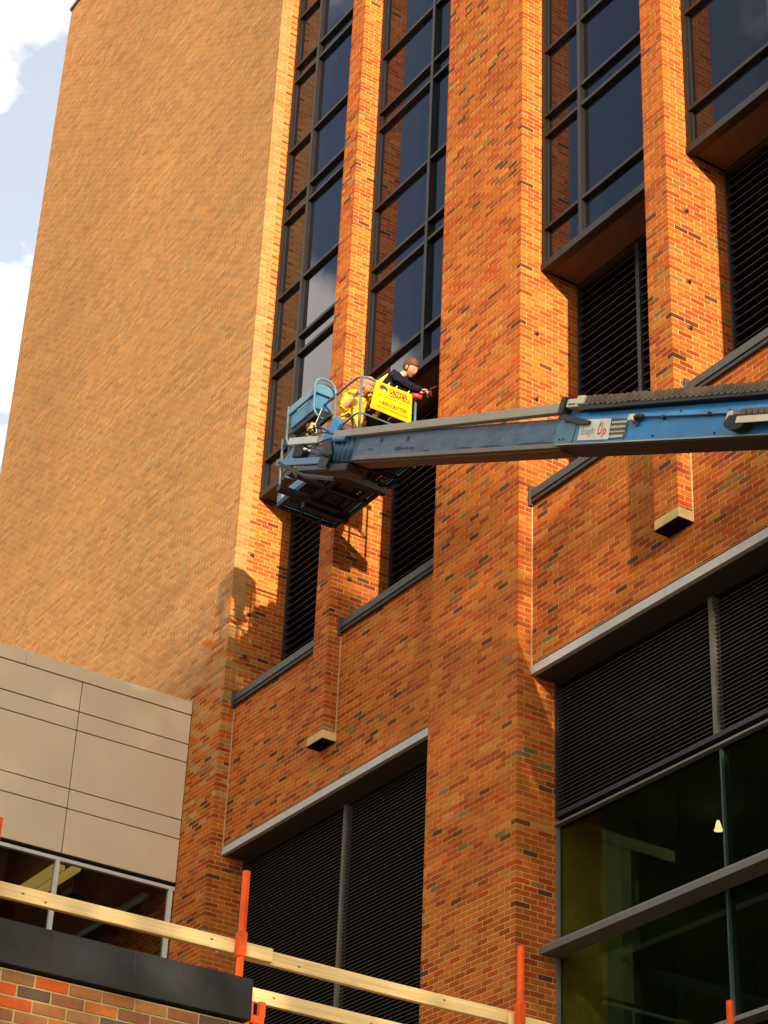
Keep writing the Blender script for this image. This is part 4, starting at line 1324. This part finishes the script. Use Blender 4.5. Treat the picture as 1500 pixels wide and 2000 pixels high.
def ellipsoid(name, c, rad, m, parent, rot=None, n=14, deform=None):
    import bmesh
    bm = bmesh.new()
    bmesh.ops.create_uvsphere(bm, u_segments=n + 4, v_segments=n, radius=1.0)
    for v in bm.verts:
        p = Vector(v.co)
        if deform: p = deform(p)
        v.co = Vector((p.x * rad[0], p.y * rad[1], p.z * rad[2]))
    me = bpy.data.meshes.new(name); bm.to_mesh(me); bm.free()
    for p in me.polygons: p.use_smooth = True
    M = Matrix.Translation(c) @ (rot.to_matrix().to_4x4() if rot else Matrix.Identity(4))
    me.transform(M)
    return link(name, me, m, parent)
def make_head(parent, c, face, up, scale=1.0, hair=True, hm=hair_m):
    """head with brow, nose, mouth, chin, ears and hair; face and up are unit directions"""
    f = Vector(face).normalized(); u = Vector(up); u = (u - f * u.dot(f)).normalized(); s = f.cross(u)
    Rm = Matrix(((s.x, f.x, u.x), (s.y, f.y, u.y), (s.z, f.z, u.z)))
    q = Rm.to_quaternion()
    def dfm(p):
        x, y, z = p
        if z < 0:
            x *= 1 - 0.28 * (-z) ** 1.5; y = y * (1 - 0.15 * (-z)) + 0.12 * (-z)
        if y > 0.6 and -0.35 < z < 0.15 and abs(x) < 0.28:
            y += 0.20 * (1 - abs(x) / 0.28) * (0.5 - z)      # nose
        if y > 0.5 and 0.08 < z < 0.3 and 0.12 < abs(x) < 0.55:
            y -= 0.07                                        # eye sockets
        if y > 0.5 and z < -0.75:
            y += 0.10                                        # chin
        return Vector((x, y, z))
    c = Vector(c)
    hd = ellipsoid('head', c, (0.076 * scale, 0.098 * scale, 0.118 * scale), skin_m, parent, q, 22, dfm)
    for sg_ in (-1, 1):
        ellipsoid('ear', c + s * sg_ * 0.079 * scale - f * 0.008 - u * 0.006, (0.012, 0.020, 0.033), skin_m, hd, q, 8)
        ellipsoid('eye', c + s * sg_ * 0.030 * scale + f * 0.086 * scale + u * 0.016, (0.012, 0.007, 0.008), print_m, hd, q, 8)
    ellipsoid('mouth', c + f * 0.088 * scale - u * 0.062, (0.022, 0.007, 0.006), redtool_m, hd, q, 8)
    if hair:
        def dh(p):
            x, y, z = p
            if y > 0.30 and z < 0.30: y = 0.30 + (y - 0.30) * 0.1
            if z < -0.55: z = -0.55 + (z + 0.55) * 0.2
            return Vector((x, y, z))
        ellipsoid('hair', c - f * 0.012 * scale + u * 0.016 * scale, (0.084 * scale, 0.106 * scale, 0.120 * scale), hm, hd, q, 20, dh)
    return hd
def make_hand(parent, wrist, dirv, palm_n, grip=0.9, left=False):
    """palm with four jointed fingers of different lengths and a thumb from the side of the palm"""
    d = Vector(dirv).normalized(); nrm = Vector(palm_n); nrm = (nrm - d * nrm.dot(d)).normalized()
    s = d.cross(nrm) * (-1 if left else 1)
    wr = Vector(wrist)
    ch = [(wr, (0.024, 0.018)), (wr + d * 0.035, (0.034, 0.016)), (wr + d * 0.085, (0.038, 0.014))]
    hn = skin_mesh('hand', ch, [(0, 1), (1, 2)], 0, skin_m, parent, 2)
    for k, (off, ln) in enumerate(((-0.028, 0.068), (-0.010, 0.078), (0.009, 0.073), (0.027, 0.058))):
        b = wr + d * 0.082 + s * off
        a1 = grip * 0.7; a2 = grip * 1.5; a3 = grip * 2.2
        def dr(a): return d * math.cos(a) + nrm * math.sin(a)
        p1 = b + dr(a1) * ln * 0.45; p2 = p1 + dr(a2) * ln * 0.32; p3 = p2 + dr(a3) * ln * 0.26
        skin_mesh('finger', [(b - d * 0.012, 0.0095), (p1, 0.0088), (p2, 0.0080), (p3, 0.0070)], [(0, 1), (1, 2), (2, 3)], 0, skin_m, hn, 1)
    b = wr + d * 0.03 - s * 0.030
    p1 = b + (d * 0.6 - s * 0.7 + nrm * 0.3).normalized() * 0.036
    p2 = p1 + (d * 0.7 - s * 0.05 + nrm * 0.8).normalized() * 0.030
    skin_mesh('thumb', [(b, 0.013), (p1, 0.0105), (p2, 0.0085)], [(0, 1), (1, 2)], 0, skin_m, hn, 1)
    return hn
def person(name, label, J_, cloth_top, cloth_leg, bare_arms=False):
    p = thing(name, label, 'person', J_['root'])
    o = Vector(J_['root'])
    def r_(k): return Vector(J_[k]) - o
    # body: one continuous surface pelvis-spine-neck, legs and arms
    names = ['pelvis', 'waist', 'chest', 'neck', 'headb', 'shR', 'elR', 'wrR', 'shL', 'elL', 'wrL', 'hipR', 'knR', 'anR', 'toR', 'hipL', 'knL', 'anL', 'toL']
    rad = dict(pelvis=(0.13, 0.10), waist=(0.11, 0.09), chest=(0.115, 0.09), neck=0.052, headb=0.045, shR=0.05, elR=0.044, wrR=0.030, shL=0.05, elL=0.044, wrL=0.030,
               hipR=0.095, knR=0.060, anR=0.042, toR=0.036, hipL=0.095, knL=0.060, anL=0.042, toL=0.036)
    E_ = [('pelvis', 'waist'), ('waist', 'chest'), ('chest', 'neck'), ('neck', 'headb'), ('chest', 'shR'), ('shR', 'elR'), ('elR', 'wrR'), ('chest', 'shL'), ('shL', 'elL'), ('elL', 'wrL'),
          ('pelvis', 'hipR'), ('hipR', 'knR'), ('knR', 'anR'), ('anR', 'toR'), ('pelvis', 'hipL'), ('hipL', 'knL'), ('knL', 'anL'), ('anL', 'toL')]
    ix = {k: i for i, k in enumerate(names)}
    ch = [(r_(k), (rad[k] if isinstance(rad[k], tuple) else (rad[k], rad[k]))) for k in names]
    body = skin_mesh('body', ch, [(ix[a], ix[b]) for a, b in E_], 0, skin_m, p, 2)
    # clothing: shells that follow the body a little outside it
    tn = ['pelvis', 'waist', 'chest', 'neck0', 'shR', 'elR', 'cuR', 'shL', 'elL', 'cuL']
    J2 = dict(J_)
    J2['neck0'] = tuple(Vector(J_['chest']).lerp(Vector(J_['neck']), 0.92))
    fr_ = 0.93 if not bare_arms else 0.06
    J2['cuR'] = tuple(Vector(J_['elR']).lerp(Vector(J_['wrR']), fr_)); J2['cuL'] = tuple(Vector(J_['elL']).lerp(Vector(J_['wrL']), fr_))
    rd2 = dict(pelvis=(0.175, 0.135), waist=(0.168, 0.130), chest=(0.182, 0.132), neck0=(0.078, 0.078), shR=(0.088, 0.088), elR=(0.058, 0.058), cuR=(0.043, 0.043), shL=(0.088, 0.088), elL=(0.058, 0.058), cuL=(0.043, 0.043))
    T2 = [('pelvis', 'waist'), ('waist', 'chest'), ('chest', 'neck0'), ('chest', 'shR'), ('shR', 'elR'), ('elR', 'cuR'), ('chest', 'shL'), ('shL', 'elL'), ('elL', 'cuL')]
    if bare_arms:   # loose shirt tails over the hips
        J2['tlR'] = tuple(Vector(J_['hipR']).lerp(Vector(J_['knR']), 0.42)); J2['tlL'] = tuple(Vector(J_['hipL']).lerp(Vector(J_['knL']), 0.42))
        tn += ['tlR', 'tlL']; rd2['tlR'] = rd2['tlL'] = (0.125, 0.125)
        T2 += [('pelvis', 'tlR'), ('pelvis', 'tlL')]
    i2 = {k: i for i, k in enumerate(tn)}
    top = skin_mesh('jacket' if not bare_arms else 'shirt', [(Vector(J2[k]) - o, rd2[k]) for k in tn], [(i2[a], i2[b]) for a, b in T2], 0, cloth_top, p, 3, fold=0.022)
    ln = ['pelvis', 'hipR', 'knR', 'anR', 'hipL', 'knL', 'anL']
    rl = dict(pelvis=(0.168, 0.125), hipR=(0.112, 0.112), knR=(0.082, 0.082), anR=(0.066, 0.066), hipL=(0.112, 0.112), knL=(0.082, 0.082), anL=(0.066, 0.066))
    E3 = [('pelvis', 'hipR'), ('hipR', 'knR'), ('knR', 'anR'), ('pelvis', 'hipL'), ('hipL', 'knL'), ('knL', 'anL')]
    i3 = {k: i for i, k in enumerate(ln)}
    skin_mesh('trousers', [(r_(k), rl[k]) for k in ln], [(i3[a], i3[b]) for a, b in E3], 0, cloth_leg, p, 3, fold=0.018)
    for s_ in 'RL':
        skin_mesh('boot', [(r_('an' + s_) + Vector((0, 0, 0.05)), 0.060), (r_('an' + s_) - Vector((0, 0, 0.02)), 0.058), (r_('to' + s_), 0.046)], [(0, 1), (1, 2)], 0, leather_m, p, 1)
    return p, o
Fz = bz + 0.012
# worker 1: leaning over the back rail, both arms out towards the louvre
J1 = dict(root=(-20.10, -0.45, Fz), pelvis=(-20.12, -0.44, 17.17), waist=(-20.08, -0.40, 17.36), chest=(-19.97, -0.30, 17.62), neck=(-19.87, -0.20, 17.77), headb=(-19.83, -0.15, 17.83),
          shR=(-19.80, -0.36, 17.66), elR=(-19.72, -0.12, 17.52), wrR=(-19.735, 0.055, 17.575), shL=(-20.10, -0.20, 17.68), elL=(-19.98, 0.03, 17.57), wrL=(-19.83, 0.13, 17.61),
          hipR=(-20.02, -0.50, 17.10), knR=(-20.00, -0.46, 16.72), anR=(-20.02, -0.52, 16.37), toR=(-19.96, -0.40, 16.32),
          hipL=(-20.22, -0.42, 17.10), knL=(-20.24, -0.36, 16.72), anL=(-20.26, -0.44, 16.37), toL=(-20.22, -0.31, 16.32))
p1, o1 = person('person', 'man in a dark navy jacket and lime harness leaning out over the basket rail', J1, navy_m, navy_m)
make_head(p1, Vector((-19.79, -0.11, 17.885)) - o1, (0.62, 0.45, -0.65), (0.74, 0.05, 0.67), 1.08)
make_hand(p1, Vector((-19.735, 0.055, 17.575)) - o1, (-0.05, 0.9, 0.15), (-0.6, 0.1, -0.6), 0.9)
make_hand(p1, Vector((-19.83, 0.13, 17.61)) - o1, (0.55, 0.7, 0.0), (0.3, -0.2, -0.8), 0.9, True)
# harness straps over his back
for a_, b_, c_ in (((-20.12, -0.56, 17.42), (-20.15, -0.49, 17.64), (-19.97, -0.33, 17.775)), ((-20.20, -0.42, 17.42), (-20.22, -0.34, 17.66), (-20.05, -0.19, 17.79)), ((-20.10, -0.575, 17.40), (-20.215, -0.52, 17.52), (-20.24, -0.36, 17.55))):
    A, B_, C_ = Vector(a_) - o1, Vector(b_) - o1, Vector(c_) - o1
    q = MB(); pts = [A * (1 - t) ** 2 + B_ * 2 * t * (1 - t) + C_ * t * t for t in [i / 8 for i in range(9)]]
    q.tube(pts, 0.032, 8)
    q.build('harness_strap', strap_m, p1, smooth=True)
# his tool
tl = thing('hand_tool', 'thin rod tool with a red handle held out by the man in navy', 'tool', (-19.66, 0.14, 17.58))
MB().tube([(0, 0, 0), (0.10, 0.02, -0.012)], 0.014, 8).build('handle', redtool_m, tl, smooth=True)
MB().tube([(0.10, 0.02, -0.012), (0.30, 0.05, -0.04)], 0.005, 6).build('rod', darksteel_m, tl)
hh = MB().tube([(0, 0, 0), (0.02, 0.05, 0.01), (0.05, 0.12, -0.01)], 0.038, 10)
rg = hh.build('tool_pouch', redtool_m, None, smooth=True); rg.location = (bx1 + 0.05, -0.22, 17.27)
tag(rg, 'small red pouch hooked on the basket rail beside the yellow sign', 'pouch')
# worker 2: bent forward behind the sign, yellow shirt, plaid shorts
J2 = dict(root=(-20.05, -0.80, Fz), pelvis=(-20.10, -0.80, 16.98), waist=(-20.12, -0.78, 17.12), chest=(-20.07, -0.76, 17.33), neck=(-19.93, -0.74, 17.43), headb=(-19.88, -0.73, 17.45),
          shR=(-20.02, -0.92, 17.34), elR=(-19.98, -0.98, 17.12), wrR=(-19.84, -0.93, 17.24), shL=(-20.05, -0.60, 17.36), elL=(-19.93, -0.50, 17.15), wrL=(-19.78, -0.52, 17.24),
          hipR=(-20.08, -0.90, 16.92), knR=(-19.93, -0.92, 16.62), anR=(-20.05, -0.92, 16.37), toR=(-19.96, -0.92, 16.32),
          hipL=(-20.08, -0.70, 16.92), knL=(-19.93, -0.68, 16.62), anL=(-20.05, -0.68, 16.37), toL=(-19.96, -0.68, 16.32))
J2 = {k: (v if v[2] < 16.8 else (v[0] - 0.03, v[1], v[2] - 0.10)) for k, v in J2.items()}
p2, o2 = person('person', 'crouching person in a yellow shirt and plaid shorts half hidden behind the yellow sign', J2, yshirt_m, plaid_m, bare_arms=True)
make_head(p2, Vector((-19.86, -0.73, 17.375)) - o2, (0.45, 0.55, -0.70), (0.75, 0.1, 0.6), 1.0, hair=True, hm=mat('fair_hair', (0.40, 0.19, 0.10), rough=0.7, noise=0.3, nscale=60))
make_hand(p2, Vector((-19.87, -0.93, 17.14)) - o2, (0.8, 0.1, 0.3), (0, 0.9, -0.1), 0.7)
make_hand(p2, Vector((-19.81, -0.52, 17.14)) - o2, (0.8, 0.0, 0.3), (0, -0.9, -0.1), 0.7, True)

# ------------------------------------------------------------------ street trees beyond the frame whose crowns shade the foot of the facade
def tree(x, y, h, label, seed, lm, wide=4.2, n=9000, base=5.0, top=1.0):
    rg_ = np.random.RandomState(seed)
    t = thing('tree', label, 'tree', (x, y, 0), group='street trees')
    q = MB()
    q.tube([(0, 0, -0.2), (0.05, 0.05, 2.5), (-0.1, 0.1, 6), (0.1, 0, h * 0.55), (0, 0.1, h * 0.8)], 0.32, 9, r2=0.07)
    for k in range(14):
        a = k * 2.4; z0 = 4.5 + k * (h * 0.5) / 14
        ln = wide * (0.85 - 0.03 * k)
        e1 = (math.cos(a) * ln * 0.5, math.sin(a) * ln * 0.5, z0 + ln * 0.35); e2 = (math.cos(a + .2) * ln, math.sin(a + .2) * ln, z0 + ln * 0.6)
        q.tube([(0, 0, z0), e1, e2], 0.10, 6, r2=0.02)
    q.build('trunk', bark_m, t)
    # crown: leaf clumps through an uneven volume
    nc = 150
    cl = []
    while len(cl) < nc:
        p = rg_.uniform(-1, 1, 3)
        if (p ** 2).sum() > 1: continue
        zz = base + (h - base) * (p[2] * 0.5 + 0.5)
        wz = math.sin(math.pi * min(1, max(0.06, (p[2] * 0.5 + 0.5) * 0.86 + 0.12))) ** 0.6
        cl.append((p[0] * wide * wz, p[1] * wide * wz, zz, rg_.uniform(0.55, 1.15)))
    cl = np.array(cl)
    wt = np.where(cl[:, 2] > 16.5, top, 1.0)
    n = int(n * wt.mean())
    idx = rg_.choice(nc, n, p=wt / wt.sum())
    c = cl[idx, :3] + rg_.normal(0, 1, (n, 3)) * cl[idx, 3:4] * 0.75
    s_ = rg_.uniform(0.12, 0.22, (n, 1))
    u = rg_.normal(0, 1, (n, 3)); u /= np.linalg.norm(u, axis=1, keepdims=True)
    v = np.cross(u, rg_.normal(0, 1, (n, 3))); v /= np.linalg.norm(v, axis=1, keepdims=True)
    V = np.stack([c - u * s_, c - v * s_ * 0.55, c + u * s_, c + v * s_ * 0.55], 1).reshape(-1, 3)
    F = np.arange(n * 4).reshape(-1, 4)
    me = mesh_from('crown', V, F)
    link('crown', me, lm, t)
TREES = [(19.5, -4.5, 20.9), (21.0, -8.5, 21.8), (20.0, -12.5, 23.0), (22.0, -16.5, 25.4), (20.5, -20.5, 25.8), (23.0, -24.5, 26.0)]
LBL = ['street tree nearest the facade, outside the frame', 'second street tree from the facade, outside the frame', 'third street tree from the facade, outside the frame', 'fourth street tree from the facade, across the road', 'fifth street tree from the facade, across the road', 'sixth street tree from the facade, across the road']
for i, (x, y, h) in enumerate(TREES):
    tree(x, y, h, LBL[i], 40 + i, leaf_m if i % 2 else leaf2_m, wide=3.9, n=(5200, 4300, 3900, 5600, 5600, 5600)[i], top=(1.0, 1.0, 1.0, 4.5, 4.5, 4.5)[i])
BACK = [(28.5, -7.0, 21.5), (29.0, -12.0, 22.5), (30.0, -17.0, 26.0), (29.0, -22.0, 27.0)]  # unseen second row, added to deepen the shade on the facade
for i, (x, y, h) in enumerate(BACK):
    tree(x, y, h, 'tree number %s of the unseen row added behind the street trees for denser shade' % ['one', 'two', 'three', 'four'][i], 60 + i, leaf_m, wide=4.3, n=(3600, 2600, 4600, 4600)[i], top=(1.0, 1.0, 4.0, 4.0)[i])
# office block across the street, left of the camera: only mirrored in the lower glazing
off = thing('office_block', 'dark brown office block across the street, mirrored in the lower glazing', 'building')
obm = mat('dark_brick', (0.07, 0.045, 0.03), rough=0.9, noise=0.2, nscale=1.5)
bxo('wall', (-130, -30, -62, -36, 0, 36.5), obm, off)
bxo('roof_edge', (-130.2, -29.8, -62.2, -35.8, 36.501, 37.0), concrete_m, off)
wq = None
for r in range(9):
    for c in range(26):
        x = -126 + c * 3.7; z = 3.0 + r * 3.7
        if wq is None:
            wq = MB().box(0, 2.0, 0, 0.05, 0, 1.9).build('window', louvredk_m, off)
            wq.location = (x, -35.998, z)
        else:
            shared('window', wq, off, (x, -35.998, z))
